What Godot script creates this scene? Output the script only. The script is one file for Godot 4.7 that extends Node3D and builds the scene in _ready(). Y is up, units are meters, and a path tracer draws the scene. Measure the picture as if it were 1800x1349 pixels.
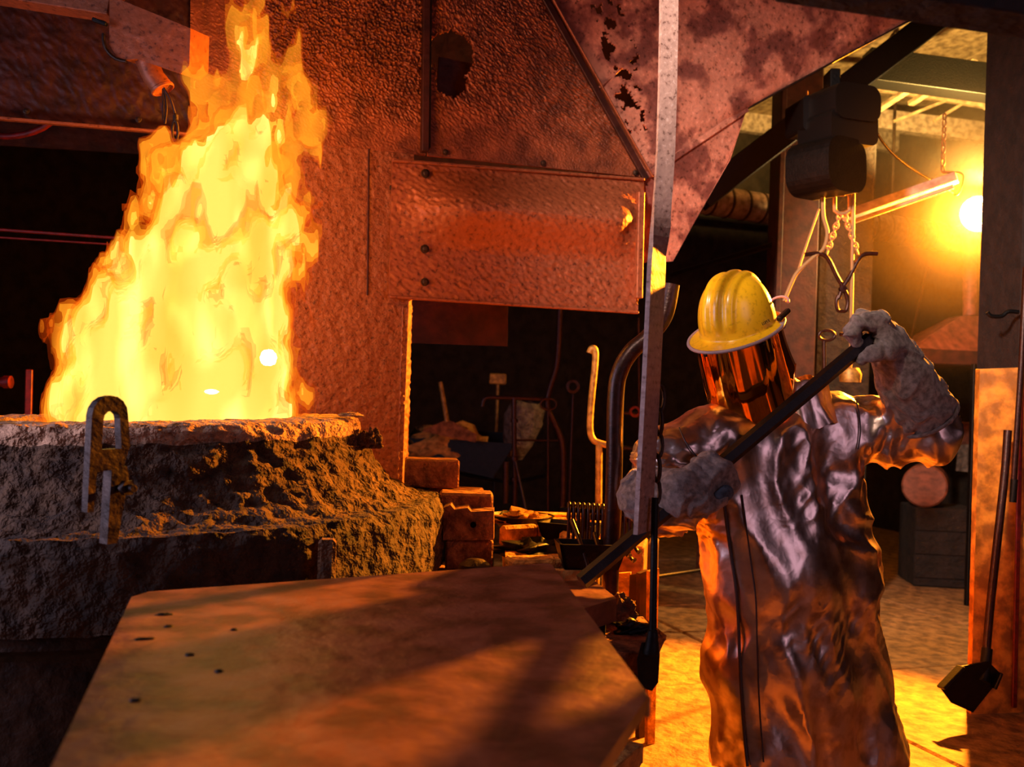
extends Node3D

# ---------------------------------------------------------------- camera numbers (frame taken as 1800 x 1349)
const FPX := 1750.0
const EYE := Vector3(0.0, 1.25, 0.0)
const TILT := Vector3(0.5, -19.0, 2.0)      # pitch, yaw, roll in degrees
var cam_basis: Basis
var mats := {}
var texs := {}
var noise := FastNoiseLite.new()
var names_used := {}
var flame_light_note := ""

func P(px: float, py: float, d: float) -> Vector3:
	return EYE + cam_basis * Vector3((px - 900.0) / FPX * d, (674.5 - py) / FPX * d, -d)

func ray(px: float, py: float) -> Vector3:
	return cam_basis * Vector3((px - 900.0) / FPX, (674.5 - py) / FPX, -1.0)

func on_z(px: float, py: float, z: float) -> Vector3:      # the point of that sight line on an upright plane z
	var r := ray(px, py)
	return EYE + r * ((z - EYE.z) / r.z)

func on_y(px: float, py: float, y: float) -> Vector3:      # the point of that sight line on a level plane y
	var r := ray(px, py)
	return EYE + r * ((y - EYE.y) / r.y)

func CV(x: float, y: float, z: float) -> Vector3:          # a direction given in the camera's axes
	return cam_basis * Vector3(x, y, z)

# ---------------------------------------------------------------- mesh collecting
class M:
	var v := PackedVector3Array()
	var ix := PackedInt32Array()
	var col := PackedColorArray()
	func tri(a: int, b: int, c: int) -> void:
		ix.append(a); ix.append(c); ix.append(b)
	func flat3(a: Vector3, b: Vector3, c: Vector3) -> void:
		var k := v.size()
		v.append(a); v.append(b); v.append(c)
		tri(k, k + 1, k + 2)
	func flat4(a: Vector3, b: Vector3, c: Vector3, d: Vector3) -> void:
		var k := v.size()
		v.append(a); v.append(b); v.append(c); v.append(d)
		tri(k, k + 1, k + 2); tri(k, k + 2, k + 3)
	func out4(a: Vector3, b: Vector3, c: Vector3, d: Vector3, from: Vector3) -> void:
		if (b - a).cross(c - a).dot((a + b + c + d) * 0.25 - from) < 0.0:
			flat4(a, d, c, b)
		else:
			flat4(a, b, c, d)
	func out3(a: Vector3, b: Vector3, c: Vector3, from: Vector3) -> void:
		if (b - a).cross(c - a).dot((a + b + c) / 3.0 - from) < 0.0:
			flat3(a, c, b)
		else:
			flat3(a, b, c)
	func normals() -> PackedVector3Array:
		var n := PackedVector3Array()
		n.resize(v.size())
		for t in range(0, ix.size(), 3):
			var a := ix[t]; var b := ix[t + 1]; var c := ix[t + 2]
			var f := (v[c] - v[a]).cross(v[b] - v[a])
			n[a] += f; n[b] += f; n[c] += f
		for i in n.size():
			n[i] = n[i].normalized() if n[i].length_squared() > 1e-20 else Vector3.UP
		return n
	func mesh(mat: Material) -> ArrayMesh:
		var arr := []
		arr.resize(Mesh.ARRAY_MAX)
		arr[Mesh.ARRAY_VERTEX] = v
		arr[Mesh.ARRAY_NORMAL] = normals()
		arr[Mesh.ARRAY_INDEX] = ix
		if col.size() == v.size() and v.size() > 0:
			arr[Mesh.ARRAY_COLOR] = col
		var me := ArrayMesh.new()
		me.add_surface_from_arrays(Mesh.PRIMITIVE_TRIANGLES, arr)
		me.surface_set_material(0, mat)
		return me

func box(m: M, c: Vector3, size: Vector3, b := Basis(), bev := 0.004) -> void:
	var h := size * 0.5
	bev = minf(bev, minf(h.x, minf(h.y, h.z)) * 0.6)
	var g := {}
	for sx in [-1, 1]:
		for sy in [-1, 1]:
			for sz in [-1, 1]:
				g[Vector4i(sx, sy, sz, 0)] = c + b * Vector3(sx * h.x, sy * (h.y - bev), sz * (h.z - bev))
				g[Vector4i(sx, sy, sz, 1)] = c + b * Vector3(sx * (h.x - bev), sy * h.y, sz * (h.z - bev))
				g[Vector4i(sx, sy, sz, 2)] = c + b * Vector3(sx * (h.x - bev), sy * (h.y - bev), sz * h.z)
				m.out3(g[Vector4i(sx, sy, sz, 0)], g[Vector4i(sx, sy, sz, 1)], g[Vector4i(sx, sy, sz, 2)], c)
	for s in [-1, 1]:
		m.out4(g[Vector4i(s, -1, -1, 0)], g[Vector4i(s, 1, -1, 0)], g[Vector4i(s, 1, 1, 0)], g[Vector4i(s, -1, 1, 0)], c)
		m.out4(g[Vector4i(-1, s, -1, 1)], g[Vector4i(1, s, -1, 1)], g[Vector4i(1, s, 1, 1)], g[Vector4i(-1, s, 1, 1)], c)
		m.out4(g[Vector4i(-1, -1, s, 2)], g[Vector4i(1, -1, s, 2)], g[Vector4i(1, 1, s, 2)], g[Vector4i(-1, 1, s, 2)], c)
		for t in [-1, 1]:
			m.out4(g[Vector4i(s, t, -1, 0)], g[Vector4i(s, t, 1, 0)], g[Vector4i(s, t, 1, 1)], g[Vector4i(s, t, -1, 1)], c)
			m.out4(g[Vector4i(s, -1, t, 0)], g[Vector4i(s, 1, t, 0)], g[Vector4i(s, 1, t, 2)], g[Vector4i(s, -1, t, 2)], c)
			m.out4(g[Vector4i(-1, s, t, 1)], g[Vector4i(1, s, t, 1)], g[Vector4i(1, s, t, 2)], g[Vector4i(-1, s, t, 2)], c)

func bar(m: M, a: Vector3, b: Vector3, w: float, t: float, up := Vector3.UP, bev := 0.003) -> void:   # a square-cut bar from a to b: w across, t along up
	var z := (b - a).normalized()
	if absf(z.dot(up.normalized())) > 0.98:
		up = Vector3(0, 0, 1) if absf(z.z) < 0.9 else Vector3(1, 0, 0)
	var x := up.cross(z).normalized()
	box(m, (a + b) * 0.5, Vector3(w, t, a.distance_to(b)), Basis(x, z.cross(x), z), bev)

func side_of(d: Vector3) -> Vector3:
	return d.cross(Vector3(0, 1, 0) if absf(d.y) < 0.9 else Vector3(1, 0, 0)).normalized()

func tube(m: M, pts: Array, r, seg := 12, caps := true, squash := 1.0) -> void:
	var n := pts.size()
	var d: Vector3 = (pts[1] - pts[0]).normalized()
	var x := side_of(d)
	var k := m.v.size()
	for i in n:
		var e: Vector3 = (pts[mini(i + 1, n - 1)] - pts[maxi(i - 1, 0)]).normalized()
		x = (x - e * x.dot(e)).normalized()
		var y := e.cross(x)
		var rr: float = r[i] if r is Array else r
		for j in seg:
			var a := TAU * j / seg
			m.v.append(pts[i] + (x * cos(a) + y * sin(a) * squash) * rr)
	for i in n - 1:
		for j in seg:
			var a := k + i * seg + j
			var b := k + i * seg + (j + 1) % seg
			m.tri(a, b, b + seg); m.tri(a, b + seg, a + seg)
	if caps:
		for e in 2:
			var o := k + (n - 1) * seg * e
			var c := m.v.size()
			m.v.append(pts[(n - 1) * e])
			for j in seg:
				m.v.append(m.v[o + j])
			for j in seg:
				var p := c + 1 + j
				var q := c + 1 + (j + 1) % seg
				if e: m.tri(c, p, q)
				else: m.tri(c, q, p)

func smooth_path(pts: Array, n := 6) -> Array:
	var out := []
	for i in pts.size() - 1:
		var p0 = pts[maxi(i - 1, 0)]; var p1 = pts[i]; var p2 = pts[i + 1]; var p3 = pts[mini(i + 2, pts.size() - 1)]
		for j in n:
			out.append(p1.cubic_interpolate(p2, p0, p3, float(j) / n))
	out.append(pts[-1])
	return out

func lathe(m: M, prof: Array, at: Vector3, axis := Vector3.UP, seg := 32, wob := 0.0, from := 0.0, to := TAU, ref := Vector3.ZERO) -> void:   # profile of [radius, height]
	var y := axis.normalized()
	var x := ref if ref != Vector3.ZERO else side_of(y)
	x = (x - y * x.dot(y)).normalized()
	var z := x.cross(y)
	var full := absf(to - from - TAU) < 0.001
	var rows := []
	for i in prof.size():
		rows.append(prof[i])
		if i > 0 and i < prof.size() - 1:
			var a := Vector2(prof[i][0] - prof[i - 1][0], prof[i][1] - prof[i - 1][1])
			var b := Vector2(prof[i + 1][0] - prof[i][0], prof[i + 1][1] - prof[i][1])
			if absf(a.angle_to(b)) > 0.6:
				rows.append(null)
				rows.append(prof[i])
	var cols := seg if full else seg + 1
	var prev := -1
	for r in rows:
		if r == null:
			prev = -1
			continue
		var k := m.v.size()
		for j in cols:
			var a := from + (to - from) * j / seg
			var dir := x * cos(a) + z * sin(a)
			var p: Vector3 = at + dir * r[0] + y * r[1]
			if wob > 0.0:
				var w := noise.get_noise_3dv(p * 14.0) + 0.6 * noise.get_noise_3dv(p * 45.0)
				p += (dir * 0.8 + y * 0.5) * w * wob
			m.v.append(p)
		if prev >= 0:
			for j in (seg if full else seg):
				var j2 := (j + 1) % cols
				m.tri(prev + j, k + j, k + j2); m.tri(prev + j, k + j2, prev + j2)
		prev = k

func plate(m: M, top: Array, depth: Vector3, holes := []) -> void:      # a flat polygon (points in space) with thickness: the second face lies at + depth
	var n := top.size()
	var o: Vector3 = top[0]
	var nrm := Vector3.ZERO
	for i in n:
		nrm += (top[i] - o).cross(top[(i + 1) % n] - o)
	nrm = nrm.normalized()
	var x: Vector3 = (top[1] - o).normalized()
	var y := nrm.cross(x)
	var flat := PackedVector2Array()
	for p in top:
		flat.append(Vector2((p - o).dot(x), (p - o).dot(y)))
	for h in holes:                                   # each hole: points in space; joined to the outline by a slit
		var hp := PackedVector2Array()
		for p in h:
			hp.append(Vector2((p - o).dot(x), (p - o).dot(y)))
		if Geometry2D.is_polygon_clockwise(hp) == Geometry2D.is_polygon_clockwise(flat):
			hp.reverse()
		var bi := 0; var bj := 0; var best := 1e9
		for i in flat.size():
			for j in hp.size():
				var dd := flat[i].distance_to(hp[j])
				if dd < best:
					best = dd; bi = i; bj = j
		var nf := PackedVector2Array()
		for i in bi + 1: nf.append(flat[i])
		for j in hp.size() + 1: nf.append(hp[(bj + j) % hp.size()])
		for i in range(bi, flat.size()): nf.append(flat[i])
		flat = nf
	var t := Geometry2D.triangulate_polygon(flat)
	var mid := o + depth * 0.5
	for i in range(0, t.size(), 3):
		var a := o + x * flat[t[i]].x + y * flat[t[i]].y
		var b := o + x * flat[t[i + 1]].x + y * flat[t[i + 1]].y
		var c := o + x * flat[t[i + 2]].x + y * flat[t[i + 2]].y
		if (b - a).cross(c - a).dot(-depth) < 0.0:
			var s := b; b = c; c = s
		m.flat3(a, b, c)
		m.flat3(a + depth, c + depth, b + depth)
	var ccw := nrm.dot(-depth) > 0.0
	for i in n:
		var a: Vector3 = top[i]; var b: Vector3 = top[(i + 1) % n]
		if ccw: m.flat4(a, a + depth, b + depth, b)
		else: m.flat4(b, b + depth, a + depth, a)
	for h in holes:
		var hn := Vector3.ZERO
		for i in h.size(): hn += (h[i] - h[0]).cross(h[(i + 1) % h.size()] - h[0])
		var same := hn.dot(-depth) > 0.0
		for i in h.size():
			var a: Vector3 = h[i]; var b: Vector3 = h[(i + 1) % h.size()]
			if same: m.flat4(b, b + depth, a + depth, a)
			else: m.flat4(a, a + depth, b + depth, b)

func sheet(m: M, nu: int, nv: int, f: Callable, back := Vector3.ZERO, hole = null) -> void:   # a surface f(u, v) seen from where u runs right and v runs down; back: its thickness
	var k := m.v.size()
	var w := nu + 1
	for j in nv + 1:
		for i in w:
			m.v.append(f.call(float(i) / nu, float(j) / nv))
	var cut := PackedByteArray()
	cut.resize(nu * nv)
	if hole != null:
		for j in nv:
			for i in nu:
				cut[j * nu + i] = 1 if hole.call((i + 0.5) / nu, (j + 0.5) / nv) else 0
	var k2 := m.v.size()
	if back != Vector3.ZERO:
		for i in w * (nv + 1):
			m.v.append(m.v[k + i] + back)
	for j in nv:
		for i in nu:
			if cut[j * nu + i]: continue
			var a := k + j * w + i
			m.tri(a, a + w, a + w + 1); m.tri(a, a + w + 1, a + 1)
			if back != Vector3.ZERO:
				var b := a - k + k2
				m.tri(b, b + w + 1, b + w); m.tri(b, b + 1, b + w + 1)
				for e in [[i == 0 or cut[j * nu + maxi(i - 1, 0)], a, a + w], [i == nu - 1 or cut[j * nu + mini(i + 1, nu - 1)], a + w + 1, a + 1], [j == 0 or cut[maxi(j - 1, 0) * nu + i], a + 1, a], [j == nv - 1 or cut[mini(j + 1, nv - 1) * nu + i], a + w, a + w + 1]]:
					if e[0]:
						var p: int = e[1]; var q: int = e[2]
						m.flat4(m.v[p], m.v[p - k + k2], m.v[q - k + k2], m.v[q])

func lump(m: M, c: Vector3, r: Vector3, seed_: int, rough := 0.25, flat_bottom := true) -> void:
	var nu := 20; var nv := 12
	var k := m.v.size()
	for j in nv + 1:
		for i in nu:
			var a := TAU * i / nu; var b := PI * j / nv
			var d := Vector3(sin(b) * cos(a), cos(b), sin(b) * sin(a))
			var w := 1.0 + rough * (noise.get_noise_3dv(d * 1.7 + Vector3(seed_ * 3.7, 0, 0)) + 0.7 * noise.get_noise_3dv(d * 4.2 + Vector3(0, seed_ * 3.1, 0)))
			var p := d * w
			if flat_bottom: p.y = maxf(p.y, -0.5)
			m.v.append(c + Vector3(p.x * r.x, p.y * r.y, p.z * r.z))
	for j in nv:
		for i in nu:
			var a := k + j * nu + i; var b := k + j * nu + (i + 1) % nu
			m.tri(a, b, b + nu); m.tri(a, b + nu, a + nu)

func nets(m: M, bones: Array, kk: float, cell: float, push = null, cut = null) -> void:
	# bones: [a, ra, b, rb, (k)] tapered capsules joined by a smooth minimum, meshed as surface nets
	var lo := Vector3(1e9, 1e9, 1e9); var hi := -lo
	for b in bones:
		var r := maxf(b[1], b[3]) + cell * 3.0
		for e in [b[0], b[2]]:
			lo = lo.min(e - Vector3(r, r, r)); hi = hi.max(e + Vector3(r, r, r))
	var nx := int((hi.x - lo.x) / cell) + 2; var ny := int((hi.y - lo.y) / cell) + 2; var nz := int((hi.z - lo.z) / cell) + 2
	var f := PackedFloat32Array()
	f.resize(nx * ny * nz); f.fill(1.0)
	for bn in bones:
		var a: Vector3 = bn[0]; var b: Vector3 = bn[2]
		var ra: float = bn[1]; var rb: float = bn[3]
		var k: float = bn[4] if bn.size() > 4 else kk
		var r := maxf(ra, rb) + maxf(k, cell * 2.0)
		var p0 := ((a.min(b) - Vector3(r, r, r) - lo) / cell).floor().max(Vector3.ZERO)
		var p1 := ((a.max(b) + Vector3(r, r, r) - lo) / cell).ceil().min(Vector3(nx - 1, ny - 1, nz - 1))
		var ba := b - a
		var bb := maxf(ba.length_squared(), 1e-9)
		var dr := rb - ra
		for z in range(int(p0.z), int(p1.z) + 1):
			for y in range(int(p0.y), int(p1.y) + 1):
				var at := (z * ny + y) * nx
				for x in range(int(p0.x), int(p1.x) + 1):
					var pa := lo + Vector3(x, y, z) * cell - a
					var h := clampf(pa.dot(ba) / bb, 0.0, 1.0)
					var d := (pa - ba * h).length() - ra - dr * h
					var o := f[at + x]
					var e := k - absf(o - d)
					f[at + x] = minf(o, d) - (e * e / (4.0 * k) if e > 0.0 else 0.0)
	if cut != null:
		for z in nz:
			for y in ny:
				for x in nx:
					var i := (z * ny + y) * nx + x
					if f[i] < cell * 3.0:
						f[i] = cut.call(lo + Vector3(x, y, z) * cell, f[i])
	nets_of(m, f, nx, ny, nz, lo, cell, 0.0, push)

func nets_of(m: M, f: PackedFloat32Array, nx: int, ny: int, nz: int, lo: Vector3, cell: float, level: float, push = null) -> void:
	var id := PackedInt32Array()
	id.resize(nx * ny * nz); id.fill(-1)
	var k0 := m.v.size()
	var off := [0, 1, nx, nx + 1, nx * ny, nx * ny + 1, nx * ny + nx, nx * ny + nx + 1]
	var cor := [Vector3(0, 0, 0), Vector3(1, 0, 0), Vector3(0, 1, 0), Vector3(1, 1, 0), Vector3(0, 0, 1), Vector3(1, 0, 1), Vector3(0, 1, 1), Vector3(1, 1, 1)]
	var edges := [[0, 1], [2, 3], [4, 5], [6, 7], [0, 2], [1, 3], [4, 6], [5, 7], [0, 4], [1, 5], [2, 6], [3, 7]]
	for z in nz - 1:
		for y in ny - 1:
			var row := (z * ny + y) * nx
			for x in nx - 1:
				var i := row + x
				var s := 0
				for c in 8:
					if f[i + off[c]] < level: s += 1
				if s == 0 or s == 8: continue
				var p := Vector3.ZERO; var n := 0
				for e in edges:
					var da := f[i + off[e[0]]] - level; var db := f[i + off[e[1]]] - level
					if (da < 0.0) != (db < 0.0):
						p += (cor[e[0]] as Vector3).lerp(cor[e[1]], da / (da - db)); n += 1
				id[i] = m.v.size()
				m.v.append(lo + (Vector3(x, y, z) + p / n) * cell)
	var st := [1, nx, nx * ny]
	for z in range(1, nz - 1):
		for y in range(1, ny - 1):
			var row := (z * ny + y) * nx
			for x in range(1, nx - 1):
				var i := row + x
				var a := f[i] < level
				for ax in 3:
					if a == (f[i + st[ax]] < level): continue
					var u: int = st[(ax + 1) % 3]; var w: int = st[(ax + 2) % 3]
					var q0 := id[i - u - w]; var q1 := id[i - w]; var q2 := id[i]; var q3 := id[i - u]
					if q0 < 0 or q1 < 0 or q2 < 0 or q3 < 0: continue
					if a:
						m.tri(q0, q1, q2); m.tri(q0, q2, q3)
					else:
						m.tri(q0, q2, q1); m.tri(q0, q3, q2)
	if push != null:
		var nr := m.normals()
		for i in range(k0, m.v.size()):
			m.v[i] += push.call(m.v[i], nr[i])

# ---------------------------------------------------------------- naming and parenting
func numbered(n: String) -> String:
	var c: int = names_used.get(n, 0)
	names_used[n] = c + 1
	return n if c == 0 else "%s_%03d" % [n, c]

func tag(o: Node, label: String, category: String, group := "", kind := "") -> void:
	if label: o.set_meta("label", label)
	if category: o.set_meta("category", category)
	if group: o.set_meta("group", group)
	if kind: o.set_meta("kind", kind)

func thing(called: String, label: String, category: String, at: Vector3, group := "", kind := "") -> Node3D:
	var o := Node3D.new()
	o.name = numbered(called)
	o.position = at
	add_child(o, true)
	tag(o, label, category, group, kind)
	return o

func world_of(n: Node) -> Transform3D:
	var t := Transform3D()
	while n is Node3D and n != self:
		t = n.transform * t
		n = n.get_parent()
	return t

func part(called: String, m: M, mat: Material, parent: Node = null, label := "") -> MeshInstance3D:     # the mesh is given in the scene's axes
	var o := MeshInstance3D.new()
	o.name = called if parent else numbered(called)
	o.mesh = m.mesh(mat)
	if parent:
		o.transform = world_of(parent).affine_inverse()
		parent.add_child(o, true)
	else:
		add_child(o, true)
	if label: o.set_meta("label", label)
	return o

func solo(called: String, m: M, mat: Material, label: String, category: String, group := "") -> MeshInstance3D:
	# a thing of one mesh, with its origin moved to its base
	var lo := Vector3(1e9, 1e9, 1e9); var hi := -lo
	for p in m.v:
		lo = lo.min(p); hi = hi.max(p)
	var at := Vector3((lo.x + hi.x) * 0.5, lo.y, (lo.z + hi.z) * 0.5)
	for i in m.v.size(): m.v[i] -= at
	var o := part(called, m, mat)
	o.position = at
	tag(o, label, category, group)
	return o

func struct(called: String, m: M, mat: Material, label: String) -> MeshInstance3D:
	var o := part(called, m, mat)
	tag(o, label, "structure", "", "structure")
	return o

# ---------------------------------------------------------------- textures and materials
func ntex(key: String, freq: float, oct: int, stops: Array, colors: Array, type := FastNoiseLite.TYPE_SIMPLEX_SMOOTH, size := 512, seed_ := 1, frac := FastNoiseLite.FRACTAL_FBM, cell := FastNoiseLite.RETURN_DISTANCE) -> NoiseTexture2D:
	if texs.has(key): return texs[key]
	var n := FastNoiseLite.new()
	n.noise_type = type; n.frequency = freq; n.seed = seed_
	n.fractal_type = frac; n.fractal_octaves = oct; n.fractal_gain = 0.55
	n.cellular_return_type = cell
	var t := NoiseTexture2D.new()
	t.width = size; t.height = size; t.seamless = true; t.noise = n
	if stops.size():
		var g := Gradient.new()
		g.offsets = PackedFloat32Array(stops); g.colors = PackedColorArray(colors)
		t.color_ramp = g
	texs[key] = t
	return t

func mat(key: String, c: Color, rough := 0.7, metal := 0.0, tex: Texture2D = null, bump: Texture2D = null, depth := 0.3, scale := 1.0, spec := 0.5) -> StandardMaterial3D:
	if mats.has(key): return mats[key]
	var s := StandardMaterial3D.new()
	s.resource_name = key
	s.albedo_color = c; s.roughness = rough; s.metallic = metal; s.metallic_specular = spec
	if tex: s.albedo_texture = tex
	if bump:
		s.heightmap_enabled = true; s.heightmap_texture = bump; s.heightmap_scale = depth
	if tex or bump:
		s.uv1_triplanar = true; s.uv1_scale = Vector3.ONE * scale; s.uv1_triplanar_sharpness = 4.0
	mats[key] = s
	return s

func ramp2(key: String, freq: float, a: Color, b: Color, seed_ := 1, lo := 0.3, hi := 0.7, oct := 5) -> Texture2D:
	return ntex(key, freq, oct, [lo, hi], [a, b], FastNoiseLite.TYPE_SIMPLEX_SMOOTH, 512, seed_)

func make_materials() -> void:
	var fine := ntex("fine", 0.05, 5, [], [], FastNoiseLite.TYPE_SIMPLEX_SMOOTH, 512, 3)
	var crink := ntex("crink", 0.035, 4, [], [], FastNoiseLite.TYPE_SIMPLEX_SMOOTH, 1024, 7, FastNoiseLite.FRACTAL_RIDGED)
	var rock := ntex("rock", 0.009, 8, [], [], FastNoiseLite.TYPE_SIMPLEX_SMOOTH, 1024, 37)
	var rust := ntex("rust", 0.006, 7, [0.22, 0.42, 0.58, 0.8], [Color(0.62, 0.52, 0.46), Color(0.80, 0.72, 0.66), Color(0.90, 0.84, 0.78), Color(1.0, 0.95, 0.9)], FastNoiseLite.TYPE_SIMPLEX_SMOOTH, 1024, 11)
	var speck := ntex("speck", 0.03, 6, [0.0, 0.22, 0.30, 0.74, 0.80, 1.0], [Color(0.52, 0.44, 0.40), Color(0.64, 0.56, 0.52), Color(0.84, 0.78, 0.74), Color(0.92, 0.86, 0.82), Color(1, 0.98, 0.95), Color(1, 1, 1)], FastNoiseLite.TYPE_SIMPLEX_SMOOTH, 1024, 13)
	var dapple := ntex("dapple", 0.007, 8, [0.2, 0.5, 0.8], [Color(0.66, 0.62, 0.6), Color(0.86, 0.83, 0.80), Color(1, 0.98, 0.96)], FastNoiseLite.TYPE_SIMPLEX_SMOOTH, 1024, 17)
	var scuff := ntex("scuff", 0.005, 8, [0.25, 0.47, 0.53, 0.75], [Color(0.66, 0.62, 0.6), Color(0.84, 0.8, 0.78), Color(0.90, 0.86, 0.84), Color(1, 1, 1)], FastNoiseLite.TYPE_SIMPLEX_SMOOTH, 1024, 19)
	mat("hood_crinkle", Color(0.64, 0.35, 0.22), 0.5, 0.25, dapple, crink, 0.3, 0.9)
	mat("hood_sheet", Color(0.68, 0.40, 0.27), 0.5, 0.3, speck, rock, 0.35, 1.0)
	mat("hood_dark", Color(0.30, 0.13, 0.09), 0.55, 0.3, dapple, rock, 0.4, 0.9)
	mat("hood_side", Color(0.97, 0.70, 0.62), 0.6, 0.15, speck, rock, 0.5, 0.9)
	var stain := ntex("stain", 0.0035, 7, [0.0, 0.36, 0.54, 1.0], [Color(0.52, 0.44, 0.46), Color(0.64, 0.56, 0.58), Color(0.96, 0.94, 0.93), Color(1, 1, 1)], FastNoiseLite.TYPE_SIMPLEX_SMOOTH, 1024, 41)
	for k in ["hood_side"]:
		var hm: StandardMaterial3D = mats[k]
		hm.detail_enabled = true; hm.detail_albedo = stain; hm.detail_blend_mode = BaseMaterial3D.BLEND_MODE_MUL
	mat("pillar_plate", Color(0.60, 0.36, 0.25), 0.6, 0.2, speck, rock, 1.0, 1.4)
	mat("old_steel", Color(0.27, 0.19, 0.15), 0.5, 0.6, dapple, rock, 0.4, 1.6)
	mat("dark_steel", Color(0.09, 0.065, 0.06), 0.5, 0.5, dapple, fine, 0.1, 3.0)
	mat("black_iron", Color(0.035, 0.025, 0.025), 0.55, 0.4, dapple, fine, 0.1, 3.0)
	mat("pale_steel", Color(0.80, 0.70, 0.68), 0.5, 0.35, speck, rock, 0.25, 1.6)
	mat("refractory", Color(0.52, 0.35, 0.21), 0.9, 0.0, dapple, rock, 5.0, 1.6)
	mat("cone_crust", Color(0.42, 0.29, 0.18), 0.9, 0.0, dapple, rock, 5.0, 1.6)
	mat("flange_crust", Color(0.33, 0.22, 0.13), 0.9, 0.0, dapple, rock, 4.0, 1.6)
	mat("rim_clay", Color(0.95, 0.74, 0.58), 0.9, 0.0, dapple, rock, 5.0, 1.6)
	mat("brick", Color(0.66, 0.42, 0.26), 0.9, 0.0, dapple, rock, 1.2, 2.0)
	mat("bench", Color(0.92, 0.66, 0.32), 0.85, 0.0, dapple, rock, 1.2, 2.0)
	mat("table_plate", Color(0.55, 0.35, 0.27), 0.45, 0.35, scuff, rock, 0.3, 1.2)
	mat("concrete", Color(0.66, 0.51, 0.34), 0.75, 0.0, dapple, rock, 1.0, 1.3)
	mat("wall_grey", Color(0.20, 0.16, 0.13), 0.9, 0.0, dapple, rock, 1.0, 0.8)
	mat("roof_board", Color(0.74, 0.66, 0.54), 0.8, 0.0, dapple, fine, 0.2, 1.5)
	mat("white_paint", Color(0.82, 0.76, 0.72), 0.6, 0.0, dapple, null, 0.0, 2.0)
	mat("post_wood", Color(0.15, 0.09, 0.065), 0.85, 0.0, dapple, rock, 1.0, 1.2)
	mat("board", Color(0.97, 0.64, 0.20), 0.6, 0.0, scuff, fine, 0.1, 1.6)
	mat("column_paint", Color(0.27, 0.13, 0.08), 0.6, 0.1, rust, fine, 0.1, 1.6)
	mat("tank", Color(0.58, 0.34, 0.25), 0.6, 0.1, dapple, null, 0.0, 2.0)
	mat("duct", Color(0.70, 0.60, 0.60), 0.4, 0.6, dapple, null, 0.0, 2.0)
	mat("ash", Color(0.52, 0.46, 0.42), 0.9, 0.0, dapple, rock, 2.0, 1.6)
	mat("rod_steel", Color(0.11, 0.05, 0.04), 0.55, 0.3, dapple, fine, 0.05, 4.0)
	mat("flat_black", Color(0.04, 0.02, 0.015), 1.0, 0.0, null, null, 0.0, 1.0, 0.15)  # near-black for lamp housings and the painted-in dark of the hole
	mat("leather", Color(0.36, 0.30, 0.30), 0.8)
	mat("yellow_pipe", Color(0.80, 0.62, 0.28), 0.5, 0.2, dapple, null, 0.0, 3.0)
	mat("brown_pipe", Color(0.26, 0.13, 0.09), 0.35, 0.4, dapple, fine, 0.05, 4.0)
	mat("hoist_paint", Color(0.08, 0.055, 0.05), 0.45, 0.1, null, null)
	mat("rope", Color(0.66, 0.52, 0.34), 0.7, 0.2)
	mat("red_paint_and_lit_edge", Color(0.5, 0.05, 0.05), 0.5, 0.1, dapple, null, 0.0, 3.0)  # also painted on the rails for red-lit beam edges
	# the suit, the helmet, the gloves
	var wrinkle := ntex("wrinkle", 0.010, 3, [], [], FastNoiseLite.TYPE_SIMPLEX_SMOOTH, 1024, 23, FastNoiseLite.FRACTAL_RIDGED)
	mat("foil", Color(0.92, 0.82, 0.77), 0.33, 1.0, ntex("foilwear", 0.03, 5, [0.2, 0.6], [Color(0.84, 0.80, 0.78), Color(1, 1, 1)], FastNoiseLite.TYPE_SIMPLEX_SMOOTH, 512, 27), wrinkle, 0.09, 0.9)
	mat("seam", Color(0.30, 0.26, 0.26), 0.5, 0.6)
	var weave := ntex("weave", 0.22, 2, [], [], FastNoiseLite.TYPE_CELLULAR, 512, 29)
	var gl := mat("glove_cloth", Color(0.66, 0.60, 0.58), 0.95, 0.0, dapple, weave, 0.25, 6.0)
	gl.rim_enabled = true; gl.rim = 0.5; gl.rim_tint = 0.3
	mat("glove_thumb", Color(0.36, 0.40, 0.46), 0.95, 0.0, dapple, weave, 0.2, 6.0)
	var he := mat("helmet_yellow", Color(0.97, 0.74, 0.10), 0.32, 0.0, ntex("scratch", 0.03, 5, [0.1, 0.4], [Color(0.86, 0.84, 0.8), Color(1, 1, 1)], FastNoiseLite.TYPE_SIMPLEX_SMOOTH, 512, 31), null, 0.0, 3.0)
	he.clearcoat_enabled = true; he.clearcoat = 0.5; he.clearcoat_roughness = 0.2
	mat("trim_rubber", Color(0.62, 0.52, 0.54), 0.45)
	mat("visor_gold", Color(1.0, 0.62, 0.16), 0.07, 1.0)
	mat("visor_edge", Color(0.75, 0.45, 0.2), 0.2, 0.8)
	mat("skin", Color(0.72, 0.52, 0.42), 0.6)
	mat("black_print", Color(0.05, 0.05, 0.05), 0.7)

func glow(key: String, c: Color, e: float, alpha := 1.0) -> StandardMaterial3D:
	var s := StandardMaterial3D.new()
	s.resource_name = key
	s.albedo_color = Color(0, 0, 0, alpha)
	s.roughness = 1.0; s.metallic_specular = 0.0
	s.emission_enabled = true
	s.emission = c; s.emission_energy_multiplier = e
	if alpha < 1.0:
		s.transparency = BaseMaterial3D.TRANSPARENCY_ALPHA
		s.vertex_color_use_as_albedo = true
	return s

const WALL_Z := -4.1
func W(px: float, py: float, dz := 0.0) -> Vector3:
	return on_z(px, py, WALL_Z + dz)

func bil(a: Vector3, b: Vector3, c: Vector3, d: Vector3, u: float, v: float) -> Vector3:   # corners: top left, top right, bottom right, bottom left
	return a.lerp(b, u).lerp(d.lerp(c, u), v)

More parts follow.
